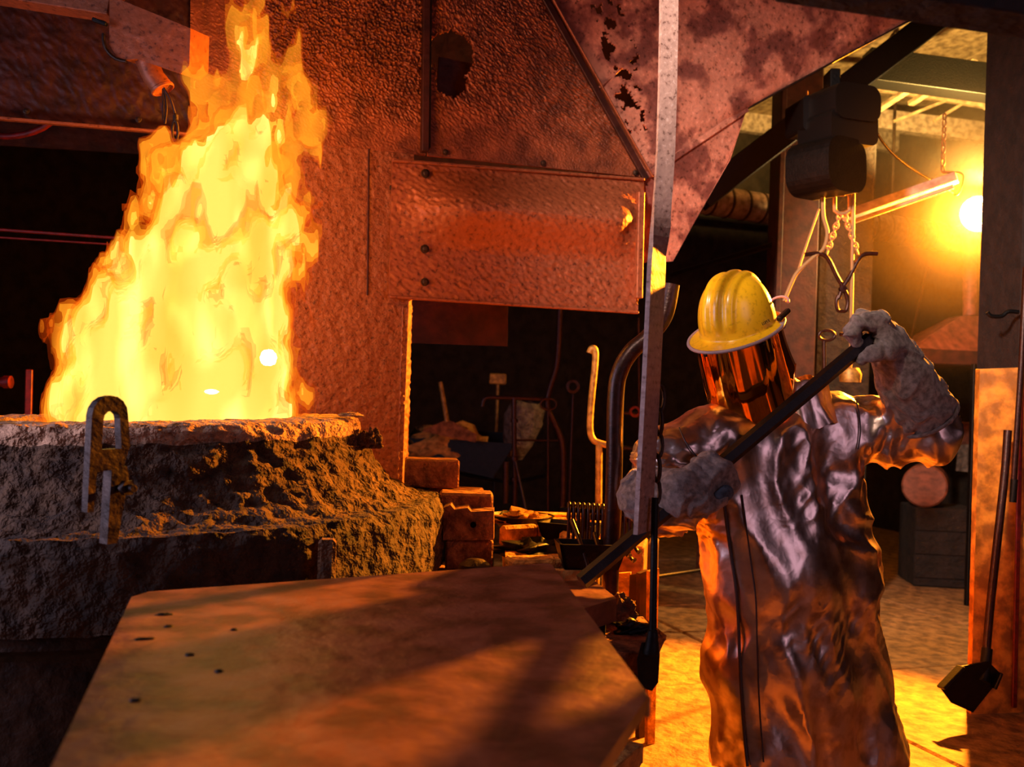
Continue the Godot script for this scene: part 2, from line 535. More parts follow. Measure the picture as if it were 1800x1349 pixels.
func bolt(parent: Node, p: Vector3, n: Vector3, r: float, mt: Material, called := "bolt") -> void:
	var m := M.new()
	lathe(m, [[r * 1.6, -0.003], [r * 1.6, 0.002], [r * 1.5, 0.004], [r, 0.005], [r, r * 0.8], [r * 0.7, r * 1.1], [0.0001, r * 1.15]], p, n, 10)
	part(called, m, mt, parent)

func build_setting() -> void:
	# floor slabs with open joints over a base
	var fl := M.new()
	box(fl, Vector3(0.5, -0.16, -3.0), Vector3(13.0, 0.2, 13.0), Basis(), 0.0)
	var floor_o := struct("floor", fl, mats["concrete"], "worn concrete foundry floor of large slabs with open joints")
	var zj := on_y(1635, 1173, 0.0).z
	var xj := on_y(1215, 1118, 0.0).x
	var m := M.new()
	var zs := [3.4, zj + 4.6, zj + 2.3, zj, zj - 1.5, zj - 3.0, -9.4]
	var xs := [-5.9, xj - 3.2, xj - 1.6, xj, xj + 1.75, xj + 3.5, 6.9]
	for i in xs.size() - 1:
		for j in zs.size() - 1:
			var x0: float = xs[i] + 0.006; var x1: float = xs[i + 1] - 0.006; var z0: float = zs[j + 1] + 0.006; var z1: float = zs[j] - 0.006
			if x1 - x0 < 0.1 or z1 - z0 < 0.1: continue
			m = M.new()
			var lift := 0.004 * sin(i * 5.1 + j * 2.3)
			box(m, Vector3((x0 + x1) / 2, -0.03 + lift, (z0 + z1) / 2), Vector3(x1 - x0, 0.06, z1 - z0), Basis(), 0.008)
			part("slab", m, mats["concrete"], floor_o)
	# outer walls and roof
	for w in [["wall_back", Vector3(0.5, 2.4, -9.5), Vector3(13, 5, 0.2), "grey sooty back wall of the foundry hall"], ["wall_left", Vector3(-6.0, 2.4, -3), Vector3(0.2, 5, 13), "dark side wall beyond the furnace"], ["wall_right", Vector3(7.0, 2.4, -3), Vector3(0.2, 5, 13), "dark side wall beyond the wooden post"], ["wall_front", Vector3(0.5, 2.4, 3.5), Vector3(13, 5, 0.2), "dark wall behind the viewer"]]:
		m = M.new()
		box(m, w[1], w[2], Basis(), 0.0)
		struct(w[0], m, mats["wall_grey"], w[3])
	m = M.new()
	box(m, Vector3(0.5, 4.55, -3), Vector3(13, 0.12, 13), Basis(), 0.0)
	var ceil_o := struct("ceiling", m, mats["wall_grey"], "low sooty foundry roof of boards over steel beams")
	for i in 11:
		m = M.new()
		box(m, Vector3(1.4 + i * 0.5, 4.21, -6.05), Vector3(0.485, 0.04, 4.55), Basis(Vector3.RIGHT, deg_to_rad(-4.8)), 0.006)
		part("roof_board", m, mats["roof_board"], ceil_o)
	# the step of wall above the back bay, grey in the haze
	m = M.new()
	box(m, Vector3(4.2, 3.93, -8.33), Vector3(5.6, 0.2, 0.12), Basis(), 0.02)
	struct("trim_1", m, mats["white_paint"], "pale concrete band under the boarded roof of the back bay")
	m = M.new()
	box(m, Vector3(4.2, 3.75, -8.5), Vector3(5.6, 1.5, 0.16), Basis(), 0.02)
	struct("wall_header", m, mats["wall_grey"], "grey header wall below the pale band in the back bay")

func build_hood() -> void:
	var at := W(620, 300); at.y = 1.2
	var t := thing("fume_hood", "huge rusty steel fume hood with crinkled panels hanging over the furnace", "fume hood", at)
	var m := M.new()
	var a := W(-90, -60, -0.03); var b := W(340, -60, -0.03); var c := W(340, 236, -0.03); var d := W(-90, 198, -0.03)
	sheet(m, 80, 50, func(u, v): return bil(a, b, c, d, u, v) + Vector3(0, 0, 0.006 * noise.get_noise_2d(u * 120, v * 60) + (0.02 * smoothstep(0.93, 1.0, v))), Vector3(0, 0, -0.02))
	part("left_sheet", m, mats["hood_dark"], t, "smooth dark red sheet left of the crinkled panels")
	m = M.new()
	bar(m, W(-90, 201, 0.0), W(512, 252, 0.0), 0.03, 0.012, Vector3.UP)
	part("lower_lip", m, mats["hood_sheet"], t)
	var cr := func(p: Vector3, amt: float) -> float:
		var q := Vector3(p.x * 38.0, p.y * 75.0, 0)
		var w := 1.0 - absf(noise.get_noise_3dv(q + Vector3(noise.get_noise_3dv(q * 0.6) * 14.0, 0, 0)))
		return (w * w - 0.5) * 0.022 * amt + noise.get_noise_3dv(Vector3(p.x * 100, p.y * 140, 5)) * 0.005 * amt
	m = M.new()
	var a1 := W(335, -60); var b1 := W(750, -60); var c1 := W(748, 273); var d1 := W(335, 237)
	sheet(m, 190, 160, func(u, v):
		var p: Vector3 = bil(a1, b1, c1, d1, u, v)
		return p + Vector3(0, 0, cr.call(p, smoothstep(1.0, 0.5, v) * smoothstep(0.1, 0.45, u) + 0.15)), Vector3(0, 0, -0.012))
	part("crinkled_panel", m, mats["hood_crinkle"], t, "crinkled scaly panel behind the flame tip")
	m = M.new()
	var a2 := W(756, -60); var b2 := W(922, -60); var c2 := W(1132, 312); var d2 := W(752, 274)
	var hc := W(795, 95); var hc2 := W(793, 142)
	sheet(m, 150, 150, func(u, v):
		var p: Vector3 = bil(a2, b2, c2, d2, u, v)
		return p + Vector3(0, 0, cr.call(p, 0.55 * smoothstep(1.0, 0.6, v) + 0.1)), Vector3(0, 0, -0.012), func(u, v):
		var p: Vector3 = bil(a2, b2, c2, d2, u, v)
		var w := 0.012 * noise.get_noise_3dv(p * 60.0)
		return p.distance_to(hc) + w < 0.100 or p.distance_to(hc2) + w < 0.070)
	part("crinkled_panel", m, mats["hood_crinkle"], t, "crinkled panel with a burnt-out hole")
	m = M.new()
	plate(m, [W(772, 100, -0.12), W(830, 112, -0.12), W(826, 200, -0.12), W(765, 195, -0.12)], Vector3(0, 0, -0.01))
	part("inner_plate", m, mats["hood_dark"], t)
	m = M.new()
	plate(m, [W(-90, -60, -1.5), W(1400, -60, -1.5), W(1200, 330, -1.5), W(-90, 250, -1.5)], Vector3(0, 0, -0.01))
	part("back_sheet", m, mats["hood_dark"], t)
	m = M.new()
	bar(m, W(749, -60, 0.015), W(746, 268, 0.015), 0.03, 0.05, Vector3(0, 0, 1))
	part("seam_channel", m, mats["hood_dark"], t)
	m = M.new()
	bar(m, W(757, -60, 0.02), W(754, 262, 0.02), 0.008, 0.03, Vector3(0, 0, 1))
	part("seam_flange", m, mats["black_iron"], t)
	# pillar under the hood
	m = M.new()
	var a3 := W(510, 250, 0.002); var b3 := W(728, 272, 0.002); var c3 := W(703, 960, 0.002); var d3 := W(497, 960, 0.002)
	sheet(m, 60, 180, func(u, v): return bil(a3, b3, c3, d3, u, v) + Vector3(0, 0, 0.003 * noise.get_noise_2d(u * 90, v * 300)), Vector3(0, 0, -0.16))
	part("support_pillar", m, mats["pillar_plate"], t)
	m = M.new()
	var r0 := W(709, 538, 0.006); var r1 := on_z(725, 527, WALL_Z - 0.13); var r2 := on_z(716, 860, WALL_Z - 0.13); var r3 := W(699, 860, 0.006)
	sheet(m, 6, 80, func(u, v): return bil(r0, r1, r2, r3, u, v) + Vector3(0.004, 0, 0.004) * noise.get_noise_2d(u * 40, v * 400), Vector3(-0.02, 0, -0.02))
	part("pillar_reveal", m, mats["pillar_plate"], t, "splayed end face of the pillar")
	m = M.new()
	bar(m, W(648, 262, 0.006), W(646, 520, 0.006), 0.006, 0.006)
	part("weld_seam", m, mats["hood_dark"], t)
	# bulged apron panel
	m = M.new()
	var a4 := W(690, 279, 0.02); var b4 := W(1132, 313, 0.02); var c4 := W(1121, 549, 0.03); var d4 := W(684, 521, 0.03)
	sheet(m, 130, 90, func(u, v):
		var s := smoothstep(0.0, 0.36, v) - 0.95 * smoothstep(0.34, 0.66, v)
		var side := smoothstep(0.0, 0.3, u) * (1.0 - 0.7 * smoothstep(0.86, 1.0, u))
		var dent := -0.018 * exp(-((u - 0.92) * (u - 0.92) / 0.0012 + (v - 0.42) * (v - 0.42) / 0.004))
		return bil(a4, b4, c4, d4, u, v) + Vector3(0, 0, 0.115 * s * side + dent + 0.004 * noise.get_noise_2d(u * 50, v * 30)), Vector3(0, 0, -0.012))
	part("apron_panel", m, mats["hood_sheet"], t, "bulging lower sheet with a dent near its end")
	m = M.new()
	bar(m, W(684, 522, 0.03), W(1121, 550, 0.03), 0.03, 0.012)
	part("apron_lip", m, mats["hood_sheet"], t)
	m = M.new()
	bar(m, W(690, 283, 0.03), W(1132, 316, 0.03), 0.02, 0.012)
	part("apron_flange", m, mats["hood_sheet"], t)
	m = M.new()
	bar(m, W(1126, 338, 0.07), W(1122, 525, 0.07), 0.03, 0.03, Vector3(0, 0, 1))
	part("edge_strip", m, mats["hood_sheet"], t)
	for q in [[748, 305, 0.012], [748, 361, 0.012], [747, 438, 0.012], [747, 496, 0.011]]:
		bolt(t, W(q[0], q[1], 0.045), Vector3(0, 0, 1), q[2], mats["old_steel"])
	for q in [[783, 268], [955, 287], [1117, 304], [47, 196], [244, 211], [345, 222], [690, 330]]:
		bolt(t, W(q[0], q[1], 0.008), Vector3(0, 0, 1), 0.008, mats["old_steel"])
	# flaring end of the hood
	m = M.new()
	var e1 := W(935, -60); var e2 := P(1776, -60, 4.98); var e3 := P(1312, 192, 4.74); var e4 := W(1132, 312)
	var en := (e4 - e1).cross(e2 - e1).normalized()
	sheet(m, 240, 130, func(u, v):
		var p: Vector3 = bil(e1, e2, e3, e4, u, v)
		return p + en * (0.006 * noise.get_noise_3dv(p * 5.0)), -en * 0.012, func(u, v):
		var p: Vector3 = bil(e1, e2, e3, e4, u, v)
		var w := exp(-pow((u - 0.13 + 0.05 * v) / (0.045 + 0.03 * v), 2.0)) * smoothstep(0.93, 0.72, v)
		return noise.get_noise_3dv(p * 15.0 + Vector3(3, 0, 0)) * 0.8 + noise.get_noise_3dv(p * 50.0) * 0.3 + w * 0.9 > 0.95)
	part("end_sheet", m, mats["hood_side"], t, "pinkish end sheet eaten by dark rust holes")
	m = M.new()
	plate(m, [W(1133, 314, 0.004), P(1312, 194, 4.735), P(1283, 282, 4.72), P(1181, 460, 4.68), W(1134, 462, 0.004)], -en * 0.012)
	part("end_apron", m, mats["hood_side"], t, "narrow pinkish sheet tapering to a point")
	m = M.new()
	bar(m, e4 + en * 0.008, P(1312, 192, 4.74) + en * 0.008, 0.03, 0.012, en)
	part("end_seam", m, mats["hood_side"], t)
	m = M.new()
	bar(m, e2, e3, 0.01, 0.03, en)
	part("end_rim", m, mats["old_steel"], t)
	m = M.new()
	bar(m, W(925, -60, 0.012), W(1136, 316, 0.012), 0.03, 0.02, Vector3(0, 0, 1))
	part("corner_angle", m, mats["hood_dark"], t)
	m = M.new()
	bar(m, W(937, -60, 0.014), W(1146, 312, 0.014), 0.008, 0.03, Vector3(0, 0, 1))
	part("corner_angle", m, mats["hood_sheet"], t)
	m = M.new()
	bar(m, W(1052, 155, 0.0) + en * 0.01, P(1160, 60, 4.62) + en * 0.01, 0.012, 0.008, en)
	part("weld_seam", m, mats["hood_side"], t)
	m = M.new()
	bar(m, P(1222, -20, 4.78) + en * 0.012, P(1338, 160, 4.76) + en * 0.012, 0.01, 0.008, en)
	part("weld_seam", m, mats["hood_side"], t)
	# plate hanging in the opening behind
	m = M.new()
	var h0 := P(715, 520, 5.0); var h1 := P(893, 531, 5.1); var h2 := P(892, 609, 5.1); var h3 := P(715, 603, 5.0)
	sheet(m, 20, 10, func(u, v): return bil(h0, h1, h2, h3, u, v), CV(0, 0, -0.015))
	solo("baffle_plate", m, mats["hood_dark"], "rusty square plate hanging inside the opening beside the pillar", "plate")
	# rails coloured red for light on beam edges; pipe and post behind the furnace
	for q in [[-60, 400, 255, 424, 0.012, "upper thin red strip painted in for a red-lit beam edge behind the flame"], [-60, 414, 240, 432, 0.008, "lower thin red strip painted in for a red-lit beam edge behind the flame"]]:
		m = M.new()
		bar(m, P(q[0], q[1], 4.3), P(q[2] + 250, q[3] + 16, 4.6), q[4], q[4])
		solo("rail", m, mats["red_paint_and_lit_edge"], q[5], "rail")
	m = M.new()
	var loop := []
	for i in 17:
		var an := PI * (0.02 + 0.96 * i / 16.0)
		loop.append(P(10 + 95 * cos(an), 185 + 55 * sin(an), 4.25))
	tube(m, loop, 0.014, 10)
	solo("pipe_bend", m, mats["red_paint_and_lit_edge"], "dull red bent pipe under the hood's lower lip, far left", "pipe")
	m = M.new()
	bar(m, P(52, 650, 4.7), Vector3(P(55, 760, 4.7).x, 0.0, P(55, 760, 4.7).z), 0.03, 0.03)
	solo("stanchion", m, mats["red_paint_and_lit_edge"], "dim dark red upright left of the flame base", "post")
	m = M.new()
	tube(m, [P(-60, 670, 4.6), P(12, 672, 4.6)], 0.022)
	lathe(m, [[0.03, -0.01], [0.03, 0.02], [0.0001, 0.02]], P(12, 672, 4.6), CV(1, 0, 0), 12)
	solo("pipe_stub", m, mats["red_paint_and_lit_edge"], "short dim red pipe end at the far left above the rim", "pipe")

func build_furnace() -> void:
	var c := P(251, 735, 3.1)
	var up := (Vector3.UP + CV(-0.035, 0, 0)).normalized()
	var t := thing("melting_furnace", "round melting furnace with crusted cone and wide ring flange", "furnace", Vector3(c.x, 0, c.z))
	var ref := CV(1, 0, 0)
	var fill := func(pr: Array, n: int) -> Array:
		var o := []
		for i in pr.size() - 1:
			for j in n: o.append([lerpf(pr[i][0], pr[i + 1][0], float(j) / n), lerpf(pr[i][1], pr[i + 1][1], float(j) / n)])
		o.append(pr[-1])
		return o
	var m := M.new()
	lathe(m, fill.call([[0.88, -1.12], [0.885, -0.52], [0.90, -0.50]], 3) + [[0.915, -0.49], [0.915, -0.28], [0.905, -0.262], [0.86, -0.258], [0.5, -0.258]], c, up, 96, 0.0, 0.0, TAU, ref)
	part("steel_shell", m, mats["old_steel"], t)
	m = M.new()
	lathe(m, fill.call([[0.925, -0.46], [0.93, -0.40], [0.93, -0.28], [0.912, -0.248], [0.865, -0.244]], 8), c, up, 260, 0.010, 0.0, TAU, ref)
	part("ring_flange", m, mats["flange_crust"], t)
	m = M.new()
	lathe(m, fill.call([[0.90, -0.256], [0.83, -0.236], [0.765, -0.20], [0.715, -0.14], [0.69, -0.085], [0.675, -0.066], [0.672, -0.05]], 8), c, up, 300, 0.013, 0.0, TAU, ref)
	part("crusted_cone", m, mats["cone_crust"], t)
	m = M.new()
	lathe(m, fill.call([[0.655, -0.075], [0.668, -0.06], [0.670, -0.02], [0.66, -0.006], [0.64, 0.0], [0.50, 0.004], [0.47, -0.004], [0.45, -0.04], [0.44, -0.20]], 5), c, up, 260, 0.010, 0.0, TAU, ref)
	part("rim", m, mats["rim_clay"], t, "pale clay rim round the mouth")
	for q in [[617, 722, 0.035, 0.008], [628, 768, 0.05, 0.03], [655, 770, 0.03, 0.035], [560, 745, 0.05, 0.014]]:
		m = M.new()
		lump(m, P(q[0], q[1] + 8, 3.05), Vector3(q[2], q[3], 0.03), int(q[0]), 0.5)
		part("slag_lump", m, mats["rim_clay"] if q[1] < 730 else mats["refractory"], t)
	# bracket on the flange
	m = M.new()
	var bb := Basis(Vector3.UP, deg_to_rad(-19 + 8))
	box(m, P(574, 1002, 2.40), Vector3(0.042, 0.15, 0.05), bb, 0.008)
	part("flange_bracket", m, mats["refractory"], t)
	# the lug: an upright steel plate with a long eye, bolted to the front
	var n := CV(0.80, 0.0, 0.60).normalized()
	var q0 := P(176, 830, 2.02)
	var sx := CV(0.60, 0.0, -0.80).normalized()
	var pp := func(x: float, y: float) -> Vector3: return q0 + sx * x + Vector3.UP * y
	m = M.new()
	var outl := []
	for i in 9:
		var an := PI * i / 8.0
		outl.append(pp.call(0.018 + 0.040 * cos(an), 0.115 + 0.04 * sin(an)))
	outl.append_array([pp.call(-0.024, -0.08), pp.call(-0.010, -0.08), pp.call(-0.006, 0.0), pp.call(0.052, 0.004), pp.call(0.066, 0.05)])
	var eye := []
	for i in 7:
		var an := PI * i / 6.0
		eye.append(pp.call(0.022 + 0.018 * cos(an), 0.108 + 0.016 * sin(an)))
	eye.append_array([pp.call(0.002, 0.045), pp.call(0.046, 0.045)])
	plate(m, outl, -n * 0.022, [eye])
	var lug := part("lifting_lug", m, mats["old_steel"], t, "steel lug with a long eye")
	m = M.new()
	plate(m, [pp.call(0.022, -0.15), pp.call(0.045, -0.15), pp.call(0.066, -0.01), pp.call(0.06, 0.008), pp.call(0.026, 0.008)], -n * 0.03)
	part("strap", m, mats["old_steel"], lug)
	m = M.new()
	tube(m, [pp.call(0.05, -0.035) - n * 0.02, pp.call(0.05, -0.035) + n * 0.045], 0.008)
	lathe(m, [[0.017, 0.0], [0.017, 0.014], [0.0001, 0.014]], pp.call(0.05, -0.035) + n * 0.012, n, 6)
	part("lug_bolt", m, mats["old_steel"], lug)
	# the melt
	m = M.new()
	lathe(m, [[0.445, -0.02], [0.3, -0.017], [0.0001, -0.016]], c, up, 48)
	var melt := part("molten_metal", m, glow("melt", Color(1.0, 0.62, 0.14), 1.2))
	tag(melt, "glowing molten metal filling the mouth of the furnace", "molten metal")

func build_flame() -> void:
	# outline by height: picture row, left and right, read at the depth of the furnace's middle
	var rows := [[760, 96, 520], [735, 92, 522], [700, 112, 528], [650, 114, 526], [600, 120, 502], [550, 140, 506], [500, 192, 504], [460, 206, 522], [420, 244, 532], [380, 268, 520], [350, 278, 516], [310, 270, 512], [270, 290, 510], [230, 345, 548], [180, 366, 545], [140, 380, 525], [100, 392, 502], [50, 404, 494], [0, 424, 496], [-60, 440, 492], [-110, 462, 478]]
	var d := 3.1
	var base := P(300, 735, d)
	var right := cam_basis.x; var fwd := -cam_basis.z; var upv := cam_basis.y
	var cell := 0.016
	var x0 := (40.0 - 900) / FPX * d; var x1 := (630.0 - 900) / FPX * d
	var y0 := (674.5 - 765) / FPX * d; var y1 := (674.5 + 120) / FPX * d
	var nx := int((x1 - x0) / cell); var ny := int((y1 - y0) / cell); var nz := 46
	var f := PackedFloat32Array()
	f.resize(nx * ny * nz)
	var f2 := f.duplicate()
	var ctr := PackedFloat32Array(); var wid := PackedFloat32Array()
	for y in ny:
		var py := 674.5 - (y0 + y * cell) / d * FPX
		var i := 0
		while i < rows.size() - 2 and rows[i + 1][0] > py: i += 1
		var k := clampf((rows[i][0] - py) / float(rows[i][0] - rows[i + 1][0]), 0.0, 1.0)
		var l := lerpf(rows[i][1], rows[i + 1][1], k); var r := lerpf(rows[i][2], rows[i + 1][2], k)
		ctr.append(((l + r) * 0.5 - 900) / FPX * d); wid.append((r - l) * 0.5 / FPX * d)
	for z in nz:
		var zz := (z - nz * 0.5) * cell
		for y in ny:
			var h := y0 + y * cell
			var hh := clampf((h + 0.12) / 1.3, 0.0, 1.0)
			var w := wid[y]
			var wz := minf(w * 0.85, 0.33)
			for x in nx:
				var xx := x0 + x * cell
				var sx := (xx - ctr[y]) / w
				var r := sqrt(sx * sx + pow(zz / wz, 2.0))
				var big := noise.get_noise_3d(xx * 9.0, h * 5.0 - xx * 2.0, zz * 9.0)
				var sm := noise.get_noise_3d(xx * 26.0 + 50.0, h * 9.0 - xx * 6.0, zz * 26.0)
				f[(z * ny + y) * nx + x] = (r - 1.0) * w / 0.30 + big * (0.20 + 0.26 * hh) + sm * (0.07 + 0.10 * hh) + smoothstep(0.55, 1.0, hh) * 0.12
				f2[(z * ny + y) * nx + x] = f[(z * ny + y) * nx + x] + smoothstep(0.42, 0.72, hh) * 0.30
	var t := thing("flame", "tall yellow flame with orange edges roaring out of the furnace mouth", "flame", base)
	var lin := func(r: float, g: float, bl: float) -> Color: return Color(r, g, bl).linear_to_srgb()
	var lv := [["outer_flame", 0.035, lin.call(1.0, 0.09, 0.003), 0.8, 0.16, 0], ["mid_flame", 0.0, lin.call(1.0, 0.22, 0.008), 1.3, 0.22, 0], ["mid_flame", -0.045, lin.call(1.0, 0.40, 0.02), 1.7, 0.28, 0], ["inner_flame", -0.09, lin.call(1.0, 0.55, 0.05), 1.9, 0.34, 1], ["flame_core", -0.14, lin.call(1.0, 0.62, 0.085), 2.4, 1.0, 1]]
	for l in lv:
		var m := M.new()
		nets_of(m, f2 if l[5] else f, nx, ny, nz, Vector3.ZERO, 1.0, l[1])
		for i in m.v.size():
			var q := m.v[i]
			var h := y0 + q.y * cell
			var p := EYE + right * (x0 + q.x * cell) + upv * h + fwd * (d + (q.z - nz * 0.5) * cell)
			m.v[i] = p
			if l[4] == 1.0:        # the core's own heat differs from streak to streak
				var ho := clampf(0.72 + 0.75 * noise.get_noise_3d(q.x * 0.09, q.y * 0.02, q.z * 0.09) , 0.0, 1.0)
				m.col.append(Color(lerpf(0.75, 1.0, ho), lerpf(0.50, 1.0, ho), lerpf(0.30, 1.0, ho)))
			else:
				var hh := clampf((h + 0.12) / 1.3, 0.0, 1.0)
				var st := clampf(1.0 + 1.3 * noise.get_noise_3d(q.x * 0.16, q.y * 0.035, q.z * 0.16), 0.25, 1.6)
				m.col.append(Color(1, 1, 1, clampf((1.0 - 0.62 * smoothstep(0.5, 0.9, hh)) * st, 0.0, 1.0)))
		for i in range(0, m.ix.size(), 3):      # the grid's depth axis runs away from the eye, so faces turn over
			var s := m.ix[i + 1]; m.ix[i + 1] = m.ix[i + 2]; m.ix[i + 2] = s
		var gm := glow(l[0] + str(l[1]), l[2], l[3], l[4])
		if l[4] == 1.0:
			gm.shading_mode = BaseMaterial3D.SHADING_MODE_UNSHADED
			gm.emission_enabled = false
			gm.albedo_color = lin.call(2.0, 1.7, 0.38)
			gm.vertex_color_use_as_albedo = true
		part(l[0], m, gm, t)
	for q in [[430, 560, 3.43, 0.35], [450, 170, 3.34, 0.75]]:
		var o := OmniLight3D.new()
		o.name = "flame_light"
		o.position = P(q[0], q[1], q[2])
		o.light_color = Color(1.0, 0.60, 0.16); o.light_energy = q[3] * FLAME_LIGHT; o.light_size = 0.22
		o.omni_range = 20.0; o.omni_attenuation = 2.0; o.shadow_enabled = true
		add_child(o, true)
	# sparks of burning matter in the flame
	for q in [[472, 629, 0.022], [372, 689, 0.018]]:
		var m := M.new()
		lump(m, P(q[0], q[1], 2.68), Vector3(q[2], q[2] * (1.0 if q[0] > 400 else 0.35), q[2]), int(q[0]), 0.1, false)
		part("spark", m, glow("spark", Color(1, 0.95, 0.8), 6.0), t, "white-hot spark")

func pbox(m: M, x0: float, y0: float, x1: float, y1: float, d: float, deep: float, yaw := -19.0, bev := 0.008) -> void:   # a box whose near face fills that picture rectangle at depth d
	var w := (x1 - x0) / FPX * d; var h := (y1 - y0) / FPX * d
	var b := Basis(Vector3.UP, deg_to_rad(yaw))
	box(m, P((x0 + x1) * 0.5, (y0 + y1) * 0.5, d) - b.z * deep * 0.5, Vector3(w, h, deep), b, bev)

func build_foreground() -> void:
	# the big steel plate on its stand, out of focus
	var y := 0.83
	var m := M.new()
	var fl := on_y(235, 1042, y); var fr := on_y(968, 990, y); var rn := on_y(1140, 1222, y); var nr := on_y(1055, 1349, y)
	var n2 := nr + (nr - rn) * 1.6; var nl := on_y(90, 1349, y) + (on_y(90, 1349, y) - fl) * 0.5
	var c0: Vector3 = fl.lerp(fr, 0.03); var c1: Vector3 = fl.lerp(nl, 0.03)
	plate(m, [c0, fr.lerp(fl, 0.015), fr.lerp(rn, 0.02), rn.lerp(fr, 0.02), rn.lerp(nr, 0.06), n2, nl, c1], Vector3(0, -0.022, 0))
	var t := thing("steel_plate_table", "large flat rusty steel plate lying in the near foreground", "table", Vector3((fl.x + rn.x) / 2, 0, (fl.z + rn.z) / 2))
	part("table_top", m, mats["table_plate"], t)
	m = M.new()
	bar(m, fr + Vector3(0, -0.018, 0), rn + Vector3(0, -0.018, 0), 0.008, 0.03)
	part("edge_strip", m, mats["bench"], t)  # golden strip painted in for the lamplit edge of the plate
	for q in [[290, 1081, 0.014, 0.008], [297, 1102, 0.008, 0.007], [254, 1124, 0.016, 0.007], [412, 1108, 0.006, 0.006], [238, 1232, 0.007, 0.007], [385, 1181, 0.006, 0.006], [333, 1152, 0.007, 0.007]]:
		m = M.new()
		var p := on_y(q[0], q[1], y)
		lump(m, p, Vector3(q[2], 0.003, q[3]), int(q[0]), 0.3)
		part("slag_drop", m, mats["black_iron"], t)
	for q in [fl.lerp(rn, 0.15) + Vector3(0.1, 0, 0.05), fr.lerp(nl, 0.2), rn.lerp(fl, 0.2), nl.lerp(fr, 0.15)]:
		m = M.new()
		box(m, Vector3(q.x, (y - 0.022) * 0.5, q.z), Vector3(0.06, y - 0.022, 0.06), Basis(), 0.004)
		part("leg", m, mats["black_iron"], t)
	# dark slab end behind the plate, stone block under the spade, lump of slag
	m = M.new()
	var s0 := on_y(960, 1022, 0.72); var s1 := on_y(1044, 1020, 0.72); var s2 := on_y(1084, 1052, 0.72); var s3 := on_y(1000, 1078, 0.72)
	plate(m, [s0, s1, s2.lerp(s1, 0.1), s2, s3], Vector3(0, -0.06, 0))
	var sl := thing("iron_slab", "grey-blue iron slab end poking out behind the foreground plate", "slab", Vector3(s2.x, 0, s2.z))
	part("slab_top", m, mats["table_plate"], sl)
	m = M.new()
	box(m, s3.lerp(s1, 0.5) + Vector3(0, -0.39, 0), Vector3(0.10, 0.66, 0.10), Basis(Vector3.UP, 0.3), 0.01)
	part("slab_stand", m, mats["black_iron"], sl)
	m = M.new()
	var b0 := on_y(1046, 1086, 0.62); var b1 := on_y(1130, 1084, 0.62); var b2 := on_y(1172, 1118, 0.62); var b3 := on_y(1150, 1150, 0.60); var b4 := on_y(1040, 1146, 0.62)
	plate(m, [b0, b1, b2, b3, b4], Vector3(-0.10, -0.22, 0.0))
	var stn := thing("stone_block", "big dark stone block on a stand behind the hanging spade", "block", Vector3(b0.x, 0, b0.z))
	part("block_body", m, mats["brick"], stn)
	m = M.new()
	box(m, b0.lerp(b3, 0.4) + Vector3(-0.12, -0.41, 0.0), Vector3(0.12, 0.42, 0.12), Basis(Vector3.UP, 0.3), 0.01)
	part("stand", m, mats["black_iron"], stn)
	m = M.new()
	lump(m, on_y(1086, 1092, 0.62) + Vector3(0, 0.02, 0), Vector3(0.052, 0.045, 0.04), 3, 0.45)
	solo("slag_lump", m, mats["refractory"], "rough slag lump on the stone block beside the iron slab", "slag lump")
	m = M.new()
	lump(m, on_y(1112, 1108, 0.62) + Vector3(0, 0.004, 0), Vector3(0.05, 0.02, 0.03), 9, 0.6)
	solo("slag_crust", m, mats["black_iron"], "flat black crust lying on top of the stone block", "slag crust")
	# timber offcuts at the bottom edge
	m = M.new()
	bar(m, on_y(1000, 1400, 0.36), on_y(1098, 1318, 0.36), 0.10, 0.05)
	solo("timber", m, mats["bench"], "pale timber offcut at the bottom edge below the plate", "timber")
	m = M.new()
	bar(m, on_y(1070, 1410, 0.33), on_y(1112, 1330, 0.33), 0.045, 0.04)
	solo("timber", m, mats["dark_steel"], "dark narrow bar beside the pale timber offcut", "bar")
	m = M.new()
	box(m, on_y(1045, 1375, 0.17) + CV(-0.12, 0, 0.28), Vector3(0.16, 0.3, 0.16), Basis(Vector3.UP, 0.6), 0.01)
	solo("timber_rest", m, mats["black_iron"], "black box carrying the timber offcuts under the plate's corner", "box")
	# the twisted flat bar
	m = M.new()
	var pts := [[1176, -60], [1175, 60], [1173, 160], [1170, 260], [1166, 330], [1164, 352], [1163, 368], [1162, 384], [1161, 400], [1159, 416], [1157, 432], [1155, 448], [1154, 470], [1150, 560], [1145, 660], [1139, 770], [1134, 860], [1130, 936]]
	var k := 0
	for i in pts.size():
		var tw := smoothstep(345, 455, pts[i][1])
		var ang := deg_to_rad(lerpf(-14.0, -60.0, tw))
		var x := CV(cos(ang), 0, sin(ang)); var z := CV(-sin(ang), 0, cos(ang))
		var c := P(pts[i][0], pts[i][1], 2.5)
		var w := lerpf(0.0235, 0.048, smoothstep(360, 480, pts[i][1]))
		for q in [[-w, 0.006], [w, 0.006], [w, -0.006], [-w, -0.006]]:
			m.v.append(c + x * q[0] + z * q[1])
	var mm := M.new()
	for i in pts.size() - 1:
		for j in 4:
			mm.flat4(m.v[i * 4 + j], m.v[i * 4 + 4 + j], m.v[i * 4 + 4 + (j + 1) % 4], m.v[i * 4 + (j + 1) % 4])
	k = (pts.size() - 1) * 4
	mm.flat4(m.v[k], m.v[k + 3], m.v[k + 2], m.v[k + 1])
	solo("hanger_bar", mm, mats["pale_steel"], "long flat steel bar with a twist, hanging beside the worker", "steel bar")
	# chain behind the bar
	var ch := thing("bar_chain", "short dark chain hanging behind the lower end of the twisted bar", "chain", P(1152, 905, 2.56))
	var link := M.new()
	var lp := []
